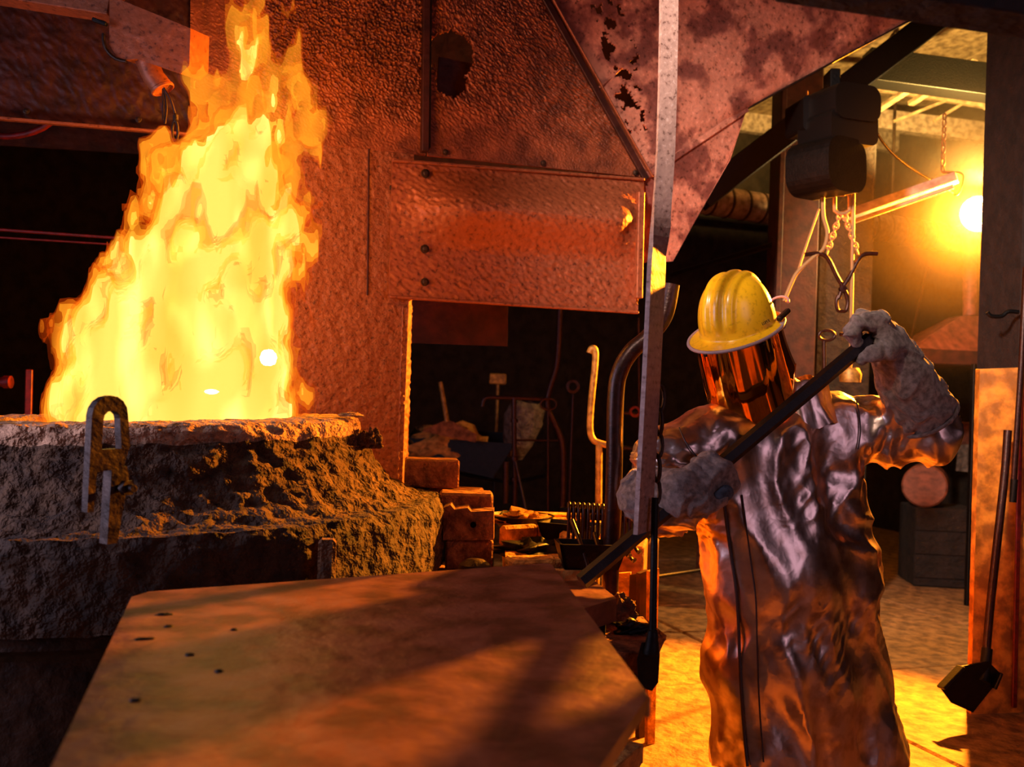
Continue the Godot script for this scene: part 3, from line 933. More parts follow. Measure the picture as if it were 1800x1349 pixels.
	for i in 13:
		var an := TAU * i / 12.0
		lp.append(Vector3(0.014 * cos(an), 0.034 * sin(an), 0))
	tube(link, lp, 0.0055, 8, false)
	var lm := link.mesh(mats["old_steel"])
	for i in 6:
		var o := MeshInstance3D.new()
		o.name = "link"
		o.mesh = lm
		ch.add_child(o, true)
		o.transform = world_of(ch).affine_inverse() * Transform3D(cam_basis * Basis(Vector3.UP, PI / 2 * (i % 2) + 0.5), P(1160 - i * 2, 700 + i * 41, 2.55))
	# the spade
	var sp := thing("spade", "small black spade hanging in front of the stone block", "spade", P(1146, 1215, 2.45))
	m = M.new()
	tube(m, [P(1151, 875, 2.5), P(1149, 1000, 2.48), P(1147, 1130, 2.45)], [0.0085, 0.009, 0.0095], 12)
	part("shaft", m, mats["black_iron"], sp)
	m = M.new()
	tube(m, smooth_path([P(1147, 1108, 2.45), P(1146, 1128, 2.45), P(1144, 1150, 2.45)]), [0.012, 0.012, 0.013, 0.014, 0.015, 0.015, 0.016, 0.017, 0.018, 0.019, 0.02, 0.02, 0.02], 12)
	part("socket", m, mats["black_iron"], sp)
	m = M.new()
	var q0 := P(1128, 1130, 2.45); var q1 := P(1156, 1130, 2.45); var q2 := P(1160, 1150, 2.45); var q3 := P(1157, 1200, 2.45); var q4 := P(1146, 1215, 2.45); var q5 := P(1122, 1208, 2.45); var q6 := P(1120, 1160, 2.45)
	plate(m, [q0, q1, q2, q3, q4, q5, q6], CV(0, 0, -0.006))
	part("blade", m, mats["dark_steel"], sp)
	# the dark beam across the top corner
	m = M.new()
	bar(m, P(1380, -62, 1.7), P(1900, 16, 1.7), 0.10, 0.09)
	solo("overhead_beam", m, mats["post_wood"], "dark blurred beam crossing the upper right corner close by", "beam")

func build_side_of_furnace() -> void:
	var m := M.new()
	# stack of refractory bricks on a pier
	pbox(m, 712, 808, 808, 858, 3.36, 0.11, -12.0, 0.006)
	solo("refractory_brick", m, mats["brick"], "single refractory brick on top of the stack beside the furnace", "brick")
	m = M.new()
	pbox(m, 752, 860, 844, 870, 3.40, 0.10, -25.0, 0.006)
	solo("refractory_tile", m, mats["brick"], "thin tile under the topmost refractory brick", "tile")
	m = M.new()
	pbox(m, 772, 868, 867, 912, 3.22, 0.13, -16.0, 0.008)
	solo("refractory_brick", m, mats["brick"], "wide refractory brick under the thin tile", "brick")
	m = M.new()
	var fz := 3.12
	plate(m, [P(779, 893, fz), P(792, 888, fz), P(799, 896, fz), P(822, 893, fz), P(828, 900, fz), P(868, 898, fz), P(868, 950, fz), P(779, 950, fz)], CV(0, 0, -0.09))
	var an := thing("anchor_bracket", "dark notched bracket with a black disc for a hole, below the bricks", "bracket", P(824, 950, fz))
	part("bracket_body", m, mats["brick"], an)
	m = M.new()
	lathe(m, [[0.010, -0.001], [0.009, 0.0015], [0.0001, 0.0015]], P(832, 923, fz - 0.002), CV(0, 0, 1), 12)
	part("hole_shade_disc", m, mats["flat_black"], an)  # black disc painted in for the dark inside of a hole
	m = M.new()
	pbox(m, 783, 951, 867, 1003, 3.13, 0.15, -16.0, 0.006)
	solo("refractory_brick", m, mats["brick"], "lowest dark refractory brick, below the notched bracket", "brick")
	m = M.new()
	var pc := P(826, 1003, 3.21)
	box(m, Vector3(pc.x, pc.y * 0.5, pc.z), Vector3(0.22, pc.y - 0.002, 0.2), Basis(Vector3.UP, deg_to_rad(-16)), 0.01)
	solo("brick_pier", m, mats["brick"], "squat pier carrying the brick stack behind the foreground plate", "pier")
	m = M.new()
	lump(m, P(838, 998, 2.9), Vector3(0.05, 0.025, 0.04), 17, 0.2)
	var kn := M.new()
	lathe(kn, [[0.05, -0.03], [0.05, -0.01], [0.045, 0.012], [0.025, 0.026], [0.0001, 0.03]], P(835, 1000, 2.85), Vector3.UP, 24)
	box(kn, P(835, 1000, 2.85) + Vector3(0, -0.36, 0), Vector3(0.04, 0.66, 0.04))
	solo("bollard", kn, mats["old_steel"], "round-topped dark bollard peeping over the foreground plate's far edge", "bollard")
	# casting bench with a raised hexagonal curb
	var y := 0.74
	var t := thing("casting_bench", "low sand-crusted casting bench with a raised hexagonal curb", "bench", on_y(960, 960, 0.0))
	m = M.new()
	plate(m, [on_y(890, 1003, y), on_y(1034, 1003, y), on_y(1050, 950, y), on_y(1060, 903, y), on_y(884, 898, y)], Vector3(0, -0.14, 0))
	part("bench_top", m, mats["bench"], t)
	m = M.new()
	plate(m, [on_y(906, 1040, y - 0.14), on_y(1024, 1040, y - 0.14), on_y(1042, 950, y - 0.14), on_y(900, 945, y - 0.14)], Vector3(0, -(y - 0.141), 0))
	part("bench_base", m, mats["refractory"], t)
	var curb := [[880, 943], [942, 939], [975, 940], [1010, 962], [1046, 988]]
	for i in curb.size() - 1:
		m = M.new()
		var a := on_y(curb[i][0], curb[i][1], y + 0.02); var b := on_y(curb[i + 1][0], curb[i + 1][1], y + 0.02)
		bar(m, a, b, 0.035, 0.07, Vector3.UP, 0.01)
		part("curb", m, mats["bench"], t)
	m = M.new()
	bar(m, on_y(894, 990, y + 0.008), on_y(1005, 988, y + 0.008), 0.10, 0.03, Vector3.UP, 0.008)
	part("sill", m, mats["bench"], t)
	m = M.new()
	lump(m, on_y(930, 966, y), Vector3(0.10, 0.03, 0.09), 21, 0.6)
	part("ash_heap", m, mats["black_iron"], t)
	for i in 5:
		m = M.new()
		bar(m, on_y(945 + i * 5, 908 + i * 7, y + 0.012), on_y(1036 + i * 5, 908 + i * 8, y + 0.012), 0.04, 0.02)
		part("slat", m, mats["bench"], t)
	# the pan and the two boat-shaped trays on the bench
	m = M.new()
	var c := on_y(916, 934, y + 0.002)
	lathe(m, [[0.0001, 0.0], [0.07, 0.0], [0.115, 0.06], [0.121, 0.06], [0.115, 0.052], [0.072, 0.01], [0.0001, 0.01]], c, Vector3.UP, 28)
	var pan := thing("ladle_pan", "dark shallow pan with slag in it on the bench beside the bricks", "pan", c)
	part("bowl", m, mats["dark_steel"], pan)
	m = M.new()
	lump(m, c + Vector3(0, 0.045, 0), Vector3(0.09, 0.025, 0.09), 33, 0.7)
	part("slag", m, mats["bench"], pan)
	for q in [[1002, 958, 0.4, "dark boat-shaped mould lying tilted behind the curb"], [1036, 998, -0.1, "dark boat-shaped mould at the bench's near right corner"]]:
		m = M.new()
		var bc := on_y(q[0], q[1], y + 0.002)
		var bs := Basis(Vector3.UP, deg_to_rad(-19) - q[2])
		var l := 0.10
		for s in [-1.0, 1.0]:
			plate(m, [bc + bs * Vector3(-l, 0.075, s * 0.06), bc + bs * Vector3(l, 0.075, s * 0.06), bc + bs * Vector3(l * 0.8, 0.0, s * 0.035), bc + bs * Vector3(-l * 0.8, 0.0, s * 0.035)], bs * Vector3(0, 0, -s * 0.01))
			plate(m, [bc + bs * Vector3(s * l, 0.075, -0.06), bc + bs * Vector3(s * l, 0.075, 0.06), bc + bs * Vector3(s * l * 0.8, 0, 0.035), bc + bs * Vector3(s * l * 0.8, 0, -0.035)], bs * Vector3(-s * 0.01, 0, 0))
		box(m, bc + Vector3(0, 0.006, 0), Vector3(l * 1.6, 0.012, 0.07), bs, 0.002)
		solo("ingot_mould", m, mats["dark_steel"], q[3], "mould")
	# the rail of bent hooks
	m = M.new()
	tube(m, [P(985, 896, 3.10), P(1190, 908, 3.04)], 0.008, 10)
	for e in [P(1028, 899, 3.087)]:
		tube(m, [e, Vector3(e.x, 0.741, e.z)], 0.012, 10)
	solo("hook_rail", m, mats["dark_steel"], "thin rail carrying the row of bent hooks beside the bent handrail", "rail")
	for i in 15:
		var x := 1000.0 + i * 8.4 - (3.0 if i > 8 else 0.0)
		var f := (x - 985.0) / 205.0
		var top := P(x, lerpf(896, 908, f), lerpf(3.10, 3.04, f))
		var dz := CV(0, 0, 1)
		var ln := 0.105 + 0.016 * sin(i * 2.1)
		var pts := [top + dz * -0.022 + Vector3(0, -0.03, 0), top + dz * -0.02 + Vector3(0, 0.006, 0), top + Vector3(0, 0.0215, 0), top + dz * 0.021 + Vector3(0, 0.005, 0), top + dz * 0.025 + Vector3(0, -ln * 0.5, 0), top + dz * 0.03 + Vector3(0, -ln, 0), top + dz * 0.045 + Vector3(0.012, -ln - 0.02, 0), top + dz * 0.065 + Vector3(0.015, -ln - 0.012, 0)]
		m = M.new()
		tube(m, smooth_path(pts, 4), 0.0058, 8)
		solo("bent_hook", m, mats["brown_pipe"], "%s bent steel hook from the left end of the hook rail" % ["first", "second", "third", "fourth", "fifth", "sixth", "seventh", "eighth", "ninth", "tenth", "eleventh", "twelfth", "thirteenth", "fourteenth", "fifteenth"][i], "hook", "bent hooks in a row on the rail")
	for q in [[[975, 925], [998, 962], [1018, 1004]], [[1015, 948], [1030, 975], [1046, 1002]]]:
		m = M.new()
		tube(m, smooth_path([P(q[0][0] + 30, q[0][1] - 10, 2.98), P(q[1][0] + 25, q[1][1], 2.9), P(q[2][0] + 18, q[2][1], 2.84)]), 0.007, 8)
		solo("bent_rod", m, mats["brown_pipe"], "thin curved rod drooping from the hooks over the tilted mould" if q[0][0] < 1000 else "thin curved rod drooping from the hooks to the near right mould", "rod")
	# bent handrail, yellow pipe
	m = M.new()
	tube(m, smooth_path([P(1066, 1300, 2.95), P(1072, 1040, 2.95), P(1079, 850, 2.95), P(1082, 700, 2.95), P(1090, 652, 2.95), P(1110, 618, 2.95), P(1140, 592, 2.95), P(1168, 555, 2.95), P(1180, 500, 2.95)], 7), 0.025, 16)
	solo("bent_handrail", m, mats["brown_pipe"], "thick glossy brown pipe bending over behind the twisted bar", "handrail")
	m = M.new()
	tube(m, smooth_path([P(1036, 621, 4.7), P(1040, 613, 4.7), P(1046, 616, 4.7), P(1046, 640, 4.7), P(1040, 700, 4.7), P(1037, 750, 4.7), P(1042, 772, 4.7), P(1056, 780, 4.7), P(1085, 786, 4.7)], 6), 0.0155, 12)
	tube(m, [P(1053, 780, 4.7), P(1052, 900, 4.7), Vector3(P(1052, 900, 4.7).x, 0, P(1052, 900, 4.7).z)], 0.016, 12)
	var yp := solo("gas_pipe", m, mats["yellow_pipe"], "yellow pipe with a crooked top left of the bent handrail", "pipe")
	m = M.new()
	bar(m, P(1010, 893, 4.7), P(1060, 893, 4.7), 0.03, 0.02)
	bar(m, P(1018, 893, 4.7), Vector3(P(1018, 893, 4.7).x, 0, P(1018, 893, 4.7).z), 0.02, 0.02)
	part("bracket", m, mats["brown_pipe"], yp)
	# boxes and sheet offcuts behind the rod
	m = M.new()
	pbox(m, 1082, 960, 1128, 1197, 4.4, 0.30, -30.0)
	solo("moulding_box", m, mats["brick"], "rust-brown moulding box behind the end of the long rod", "box")
	m = M.new()
	pbox(m, 1134, 955, 1152, 1150, 4.85, 0.2, -30.0)
	solo("moulding_box", m, mats["column_paint"], "narrow brown moulding box right of the rust-brown one", "box")
	for q in [[1078, 1010, 1104, 1062, 3.8, "first sheet offcut, coloured golden as if lit, by the bent handrail"], [1104, 1012, 1120, 1075, 3.7, "second brown sheet offcut in the row by the handrail"], [1120, 1008, 1140, 1072, 3.66, "third dark sheet offcut in the row, before the one coloured as lit"], [1138, 1005, 1156, 1072, 3.6, "last sheet offcut, coloured bright golden as if lit, behind the spade shaft"]]:
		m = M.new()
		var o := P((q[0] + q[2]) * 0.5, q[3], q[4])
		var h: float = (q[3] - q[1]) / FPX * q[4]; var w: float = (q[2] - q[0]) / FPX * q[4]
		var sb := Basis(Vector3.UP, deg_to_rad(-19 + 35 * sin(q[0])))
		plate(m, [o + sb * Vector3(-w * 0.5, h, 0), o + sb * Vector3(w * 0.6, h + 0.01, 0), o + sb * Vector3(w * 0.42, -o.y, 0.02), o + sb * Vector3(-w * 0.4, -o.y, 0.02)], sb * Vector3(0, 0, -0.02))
		solo("sheet_offcut", m, mats["bench"] if q[0] < 1100 or q[0] > 1130 else mats["column_paint"], q[5], "offcut")  # golden colour stands for the light on the lit offcuts
	m = M.new()
	tube(m, [P(1100, 1022, 5.0), P(1262, 998, 5.4)], 0.010, 10)
	for e in [[1120, 1019, 5.05], [1250, 1000, 5.37]]:
		var g := P(e[0], e[1], e[2])
		tube(m, [g, Vector3(g.x, 0, g.z)], 0.010, 8)
	solo("floor_rail", m, mats["dark_steel"], "low thin rail running across behind the worker's coat", "rail")
	# drum behind the worker
	m = M.new()
	var dc := P(1268, 985, 7.2)
	lathe(m, [[0.0001, 0.0], [0.18, 0.0], [0.185, 0.02], [0.18, 0.04], [0.18, dc.y + 0.34], [0.187, dc.y + 0.36], [0.17, dc.y + 0.36], [0.0001, dc.y + 0.35]], Vector3(dc.x, 0, dc.z), Vector3.UP, 28)
	solo("steel_drum", m, mats["tank"], "reddish steel drum half hidden behind the worker's coat", "drum")

func build_back_left() -> void:
	# wheelbarrow with a shovel, seen through the opening
	var m := M.new()
	var d := 7.0
	var t := thing("wheelbarrow", "dim wheelbarrow seen through the opening under the hood", "wheelbarrow", Vector3(P(820, 800, d).x, 0, P(820, 800, d).z))
	var tub := M.new()
	var a := P(718, 768, d + 0.1); var b := P(905, 780, d - 0.1); var c := P(868, 838, d - 0.05); var e := P(760, 812, d + 0.05)
	plate(tub, [a, b, c, e], CV(0, 0, 0.02))
	var off := CV(0, 0.05, -0.45)
	plate(tub, [a + off, b + off, c + off * 0.9, e + off * 0.9], CV(0, 0, 0.02))
	plate(tub, [e, c, c + off * 0.9, e + off * 0.9], Vector3(0, -0.015, 0))
	plate(tub, [a, a + off, e + off * 0.9, e], CV(0.015, 0, 0))
	part("tub", tub, mats["dark_steel"], t)
	m = M.new()
	tube(m, [P(770, 826, d + 0.3), P(900, 850, d - 0.1), P(960, 836, d - 0.3)], 0.014, 8)
	part("handle", m, mats["dark_steel"], t)
	m = M.new()
	var wc := P(765, 850, d + 0.1); wc.y = 0.16
	lathe(m, [[0.05, -0.03], [0.13, -0.035], [0.16, 0.0], [0.13, 0.035], [0.05, 0.03], [0.05, -0.03]], wc, CV(0, 0, 1), 24)
	part("wheel", m, mats["black_iron"], t)
	for x in [780, 870]:
		m = M.new()
		var g := P(x, 830, d)
		tube(m, [g, Vector3(g.x, 0.0, g.z)], 0.014, 8)
		part("leg", m, mats["dark_steel"], t)
	m = M.new()
	lump(m, P(790, 790, d - 0.05) - CV(0, 0, 0.2), Vector3(0.28, 0.14, 0.15), 41, 0.4)
	solo("sand_heap", m, mats["bench"], "heap of brown sand in the wheelbarrow, under the shovel", "sand heap")
	var s := thing("sand_shovel", "shovel standing upright in the wheelbarrow's sand heap", "shovel", P(788, 755, d - 0.2))
	m = M.new()
	tube(m, [P(774, 672, d - 0.15), P(779, 700, d - 0.17), P(786, 742, d - 0.2)], [0.014, 0.016, 0.017], 10)
	part("shaft", m, mats["yellow_pipe"], s)
	m = M.new()
	plate(m, [P(785, 738, d - 0.21), P(797, 742, d - 0.21), P(838, 764, d - 0.2), P(836, 778, d - 0.2), P(795, 770, d - 0.21), P(740, 758, d - 0.22)], CV(0, 0, -0.01))
	part("blade", m, mats["brick"], s)
	m = M.new()
	lathe(m, [[0.06, -0.02], [0.11, 0.1], [0.145, 0.27], [0.12, 0.37], [0.075, 0.4]], P(905, 800, 7.2), CV(0.25, 1, 0.1), 20, 0.02)
	solo("paper_sack", m, mats["ash"], "crumpled pale sack leaning behind the tap pipe", "sack")
	# the stand pipe with its spout
	m = M.new()
	tube(m, smooth_path([P(848, 715, 6.2), P(850, 704, 6.2), P(860, 699, 6.2), P(900, 700, 6.2), P(955, 702, 6.2)], 5), 0.013, 10)
	tube(m, [P(903, 700, 6.2), P(904, 780, 6.2), P(905, 860, 6.2), Vector3(P(905, 860, 6.2).x, 0, P(905, 860, 6.2).z)], 0.016, 10)
	var sp := thing("stand_pipe", "rusty T-shaped stand pipe in the dim back bay", "pipe", Vector3(P(905, 860, 6.2).x, 0, P(905, 860, 6.2).z))
	part("pipe_run", m, mats["brown_pipe"], sp)
	for y in [740, 806, 843]:
		m = M.new()
		lathe(m, [[0.016, -0.012], [0.024, -0.01], [0.024, 0.01], [0.016, 0.012]], P(904, y, 6.2), Vector3.UP, 12)
		part("collar", m, mats["brown_pipe"], sp)
	m = M.new()
	tube(m, [P(889, 812, 6.15), P(889, 885, 6.15)], 0.018, 10)
	tube(m, [P(906, 812, 6.17), P(925, 900, 6.1)], 0.008, 8)
	part("side_pipe", m, mats["brown_pipe"], sp)
	# tall crooked pipe with a ring
	m = M.new()
	tube(m, smooth_path([P(985, 520, 6.2), P(982, 600, 6.2), P(978, 645, 6.2), P(966, 685, 6.2), P(962, 715, 6.2), P(975, 745, 6.2), P(988, 780, 6.2), P(990, 840, 6.2), P(988, 905, 6.2)], 6), 0.019, 12)
	var g2 := P(988, 905, 6.2)
	tube(m, [g2, Vector3(g2.x, 0, g2.z)], 0.019, 12)
	var cp := thing("crooked_pipe", "tall crooked rusty pipe with a ring handle at mid height", "pipe", Vector3(g2.x, 0, g2.z))
	part("pipe_run", m, mats["brown_pipe"], cp)
	m = M.new()
	var ring := []
	for i in 21:
		var an := TAU * i / 20.0
		ring.append(P(964 + 14 * cos(an), 711 + 10 * sin(an), 6.15))
	tube(m, ring, 0.006, 8, false)
	part("ring", m, mats["brown_pipe"], cp)
	m = M.new()
	tube(m, [P(963, 725, 6.15), P(963, 910, 6.15), Vector3(P(963, 910, 6.15).x, 0, P(963, 910, 6.15).z)], 0.006, 8)
	solo("thin_rod", m, mats["brown_pipe"], "thin upright rod below the ring of the crooked pipe", "rod")
	m = M.new()
	tube(m, [P(908, 774, 6.4), P(992, 775, 6.4)], 0.007, 8)
	solo("tie_rod", m, mats["brown_pipe"], "thin level rod between the stand pipe and the crooked pipe", "rod")
	m = M.new()
	tube(m, smooth_path([P(1080, 726, 6.2), P(1130, 728, 6.2)]), 0.01, 8)
	tube(m, smooth_path([P(1080, 785, 6.2), P(1132, 792, 6.2)]), 0.013, 8)
	tube(m, [P(1122, 560, 6.2), P(1124, 792, 6.2), Vector3(P(1124, 792, 6.2).x, 0, P(1124, 792, 6.2).z)], 0.008, 8)
	var vp := solo("valve_pipework", m, mats["brown_pipe"], "dim thin pipework behind the bent handrail", "pipework")
	m = M.new()
	lathe(m, [[0.02, -0.015], [0.035, -0.012], [0.035, 0.012], [0.02, 0.015]], P(1116, 724, 6.1), CV(0, 0, 1), 16)
	part("valve_wheel", m, mats["red_paint_and_lit_edge"], vp, "small dull red wheel")
	m = M.new()
	lathe(m, [[0.03, -0.015], [0.05, -0.012], [0.05, 0.012], [0.03, 0.015]], P(1007, 680, 7.2), CV(0, 0, 1), 16)
	var gg := P(1007, 694, 7.2)
	tube(m, [gg, Vector3(gg.x, 0, gg.z)], 0.012, 8)
	solo("gauge_stand", m, mats["brown_pipe"], "round dim gauge on a post deep in the back bay", "gauge")
	m = M.new()
	pbox(m, 860, 657, 890, 676, 7.4, 0.1)
	var ge := P(875, 676, 7.4)
	tube(m, [ge - CV(0, 0, 0.05), Vector3(ge.x, 0, ge.z)], 0.012, 8)
	solo("notice_box", m, mats["yellow_pipe"], "small dim yellow box on a post in the dark bay", "box")

func build_back_right() -> void:
	var m := M.new()
	# painted steel column and the broad masonry column beside it
	var base := P(1384, 700, 6.0)
	m = M.new()
	box(m, Vector3(base.x, 2.1, base.z), Vector3(0.25, 4.2, 0.22), Basis(Vector3.UP, deg_to_rad(-19)), 0.008)
	bar(m, Vector3(base.x, 0, base.z) + CV(-0.11, 0, 0.12), Vector3(base.x, 4.2, base.z) + CV(-0.11, 0, 0.12), 0.03, 0.02, CV(0, 0, 1))
	struct("column", m, mats["column_paint"], "brown painted steel column behind the worker's helmet")
	base = P(1465, 700, 6.3)
	m = M.new()
	box(m, Vector3(base.x, 1.55, base.z), Vector3(0.34, 3.1, 0.3), Basis(Vector3.UP, deg_to_rad(-19)), 0.01)
	struct("pier", m, mats["post_wood"], "broad dim masonry pier behind the lifting tongs")
	# beams under the roof
	for q in [[1230, 350, 1660, 22, 5.6, 0.16, 0.14, "dark diagonal roof beam running along the hood's flaring end"], [1520, 118, 1760, 150, 6.0, 0.16, 0.19, "heavy black cross beam under the roof, left of the post"], [1500, 205, 1760, 238, 8.8, 0.1, 0.17, "pale painted beam low on the back wall above the light fitting"]]:
		m = M.new()
		bar(m, P(q[0], q[1], q[4]), P(q[2], q[3], q[4]), q[5], q[6])
		solo("roof_beam", m, mats["white_paint"] if q[4] > 8 else mats["black_iron"], q[7], "beam")
	var tr := thing("roof_truss", "slender pale roof truss with slanting braces above the light fitting", "truss", P(1640, 210, 7.5))
	for q in [[1510, 150, 1760, 190, 0.045], [1570, 214, 1680, 170, 0.022], [1640, 214, 1712, 170, 0.022], [1700, 170, 1745, 200, 0.022]]:
		m = M.new()
		bar(m, P(q[0], q[1], 7.5), P(q[2], q[3], 7.5), q[4], q[4])
		part("brace" if q[4] < 0.03 else "chord", m, mats["roof_board"], tr)
	for i in 3:
		m = M.new()
		bar(m, P(1525 + i * 75, 205 - i * 22, 6.9), P(1640 + i * 75, 130 - i * 22, 6.4), 0.05, 0.03)
		part("purlin", m, mats["roof_board"], get_node("ceiling"))
	# spiral duct
	var du := thing("spiral_duct", "grey spiral-seamed duct running along the back behind the hoist", "duct", P(1450, 390, 7.4))
	m = M.new()
	tube(m, [P(1200, 344, 7.0), P(1680, 422, 7.9)], 0.108, 24)
	part("duct_pipe", m, mats["duct"], du)
	for i in 17:
		m = M.new()
		var f := 0.03 + i * 0.057
		var c: Vector3 = P(1200, 344, 7.0).lerp(P(1680, 422, 7.9), f)
		lathe(m, [[0.106, -0.012], [0.114, -0.006], [0.114, 0.006], [0.106, 0.012]], c, P(1680, 422, 7.9) - P(1200, 344, 7.0), 24)
		part("seam_rib", m, mats["old_steel"], du)
	for i in 2:
		m = M.new()
		var sc: Vector3 = P(1200, 344, 7.0).lerp(P(1680, 422, 7.9), 0.12 + 0.62 * i)
		bar(m, sc + Vector3(0, 0.1, 0), Vector3(sc.x, 4.185 + (sc.z + 6.05) * 0.084, sc.z), 0.02, 0.02)
		part("strap", m, mats["old_steel"], du)
	m = M.new()
	bar(m, P(1180, 484, 6.7), P(1362, 430, 6.0), 0.03, 0.03)
	solo("brace_bar", m, mats["dark_steel"], "dim slanting bar left of the brown column", "bar")
	# the electric hoist
	var d := 4.9
	var ho := thing("chain_hoist", "black electric chain hoist hanging from the roof beam", "hoist", P(1465, 345, d))
	var hb := Basis(Vector3.UP, deg_to_rad(-19 + 25))
	var rnd := func(mm: M, x0: float, y0: float, x1: float, y1: float, dd: float, deep: float, r: float, yaw: float) -> void:
		var bs := cam_basis * Basis(Vector3.UP, deg_to_rad(yaw))
		var c := P((x0 + x1) / 2, (y0 + y1) / 2, dd); var hw := (x1 - x0) / FPX * dd * 0.5; var hh := (y1 - y0) / FPX * dd * 0.5
		var o := []
		for q in [[1, 1, 0.0], [-1, 1, 90.0], [-1, -1, 180.0], [1, -1, 270.0]]:
			for i in 7:
				var an := deg_to_rad(q[2] + i * 15.0)
				o.append(c + bs * Vector3(q[0] * (hw - r) + cos(an) * r, q[1] * (hh - r) + sin(an) * r, deep * 0.5))
		plate(mm, o, bs * Vector3(0, 0, -deep))
	m = M.new(); rnd.call(m, 1425, 160, 1526, 222, d, 0.26, 0.06, 24.0)
	part("motor_cover", m, mats["hoist_paint"], ho)
	m = M.new(); rnd.call(m, 1420, 205, 1524, 262, d, 0.24, 0.04, 24.0)
	part("gear_housing", m, mats["hoist_paint"], ho)
	m = M.new(); rnd.call(m, 1398, 250, 1505, 344, d - 0.05, 0.25, 0.09, 36.0)
	part("chain_bucket", m, mats["dark_steel"], ho)
	m = M.new(); rnd.call(m, 1394, 180, 1440, 238, d + 0.1, 0.2, 0.02, 10.0)
	part("end_cap", m, mats["hoist_paint"], ho)
	m = M.new()
	box(m, P(1462, 148, d), Vector3(0.05, 0.12, 0.12), cam_basis, 0.005)
	part("trolley", m, mats["black_iron"], ho)
	# load chain, tongs
	m = M.new()
	tube(m, [P(1501, 258, d), P(1499, 400, d), P(1496, 560, d)], 0.009, 8)
	var hc := P(1494, 665, d)
	tube(m, [P(1496, 560, d), hc], 0.008, 8)
	solo("load_chain", m, mats["rope"], "thin bright load chain dropping from the hoist's right side", "chain")
	m = M.new()
	lathe(m, [[0.05, -0.02], [0.055, 0.02], [0.04, 0.05], [0.0001, 0.05]], hc, Vector3.UP, 16)
	solo("chain_weight", m, mats["yellow_pipe"], "small yellow weight at the end of the load chain, above the shoulder", "weight")
	m = M.new()
	var olnk := []
	for i in 25:
		var an := TAU * i / 24.0
		olnk.append(P(1480 + 13 * clampf(cos(an) * 1.4, -1, 1), 357 + 19 * sin(an), d))
	tube(m, olnk, 0.0095, 10, false)
	solo("oval_link", m, mats["rope"], "large oval steel link under the hoist bucket", "link")
	m = M.new()
	tube(m, [P(1480, 335, d), P(1480, 345, d)], [0.02, 0.014], 12)
	solo("hook_block", m, mats["rope"], "small bright hook shank inside the oval link", "hook")
	var lk := M.new()
	var lp := []
	for i in 13:
		var an := TAU * i / 12.0
		lp.append(Vector3(0.011 * cos(an), 0.019 * sin(an), 0))
	tube(lk, lp, 0.0045, 8, false)
	var lme := lk.mesh(mats["rope"])
	for s in [[1476, 378, 1453, 447, "left sling chain between the oval link and the tongs", 0.0], [1484, 378, 1508, 447, "right sling chain between the oval link and the tongs", 0.3]]:
		var cc := thing("sling_chain", s[4], "chain", P(s[2], s[3], d))
		var e0 := P(s[0], s[1], d); var e1 := P(s[2], s[3], d)
		var dir := (e1 - e0).normalized()
		for i in 8:
			var o := MeshInstance3D.new()
			o.name = "link"; o.mesh = lme
			cc.add_child(o, true)
			var x := CV(0, 0, 1)
			var bs := Basis(x.cross(dir) * -1.0, -dir, x).orthonormalized() * Basis(Vector3.UP, (PI / 2) * (i % 2) + 0.4)
			o.transform = world_of(cc).affine_inverse() * Transform3D(bs, e0.lerp(e1, (i + 0.3) / 8.0))
	var tg := thing("lifting_tongs", "dark scissor lifting tongs hanging on the two sling chains", "tongs", P(1478, 548, d))
	m = M.new()
	tube(m, smooth_path([P(1415, 448, d), P(1440, 446, d), P(1455, 455, d), P(1470, 485, d), P(1482, 506, d), P(1490, 525, d)], 5), 0.011, 8)
	part("arm", m, mats["brown_pipe"], tg)
	m = M.new()
	tube(m, smooth_path([P(1542, 446, d), P(1520, 447, d), P(1508, 458, d), P(1494, 485, d), P(1480, 508, d), P(1474, 525, d)], 5), 0.011, 8)
	part("arm", m, mats["brown_pipe"], tg)
	m = M.new()
	lathe(m, [[0.018, -0.012], [0.018, 0.012], [0.0001, 0.014]], P(1481, 508, d - 0.01), CV(0, 0, 1), 12)
	part("pivot", m, mats["brown_pipe"], tg)
	for s in [-1.0, 1.0]:
		m = M.new()
		tube(m, smooth_path([P(1480 + s * 7, 520, d), P(1480 + s * 10, 532, d), P(1480 + s * 7, 546, d), P(1480, 547, d)], 5), 0.009, 8)
		part("jaw", m, mats["brown_pipe"], tg)
	# control cable and rope
	m = M.new()
	tube(m, smooth_path([P(1446, 342, d), P(1447, 380, d), P(1454, 410, d), P(1447, 438, d), P(1430, 452, d), P(1402, 478, d), P(1390, 500, d), P(1378, 530, d)], 6), 0.010, 8)
	solo("control_cable", m, mats["rope"], "pale control cable snaking down from the hoist's left side", "cable")
	m = M.new()
	tube(m, [P(1439, 368, d + 0.1), P(1414, 440, d + 0.1), P(1402, 478, d + 0.1)], 0.006, 8)
	solo("tether_wire", m, mats["rope"], "thin straight wire left of the control cable", "wire")
	m = M.new()
	tube(m, smooth_path([P(1528, 208, 5.0), P(1555, 255, 5.2), P(1600, 295, 5.4), P(1680, 342, 5.6)], 6), 0.007, 8)
	solo("power_cable", m, mats["brown_pipe"], "thin brown cable sagging from the hoist to the light fitting", "cable")
	m = M.new()
	tube(m, [P(1418, 160, 5.0), P(1419, 188, 5.0)], 0.006, 8)
	solo("hanger_wire", m, mats["rope"], "short bright wire left of the hoist's top", "wire")
	# fluorescent fitting
	var li := thing("fluorescent_fitting", "unlit hanging fluorescent fitting with a white tube", "light fitting", P(1590, 350, 5.7))
	m = M.new()
	bar(m, P(1480, 382, 5.7), P(1682, 312, 5.4), 0.09, 0.05)
	part("housing", m, mats["white_paint"], li)
	m = M.new()
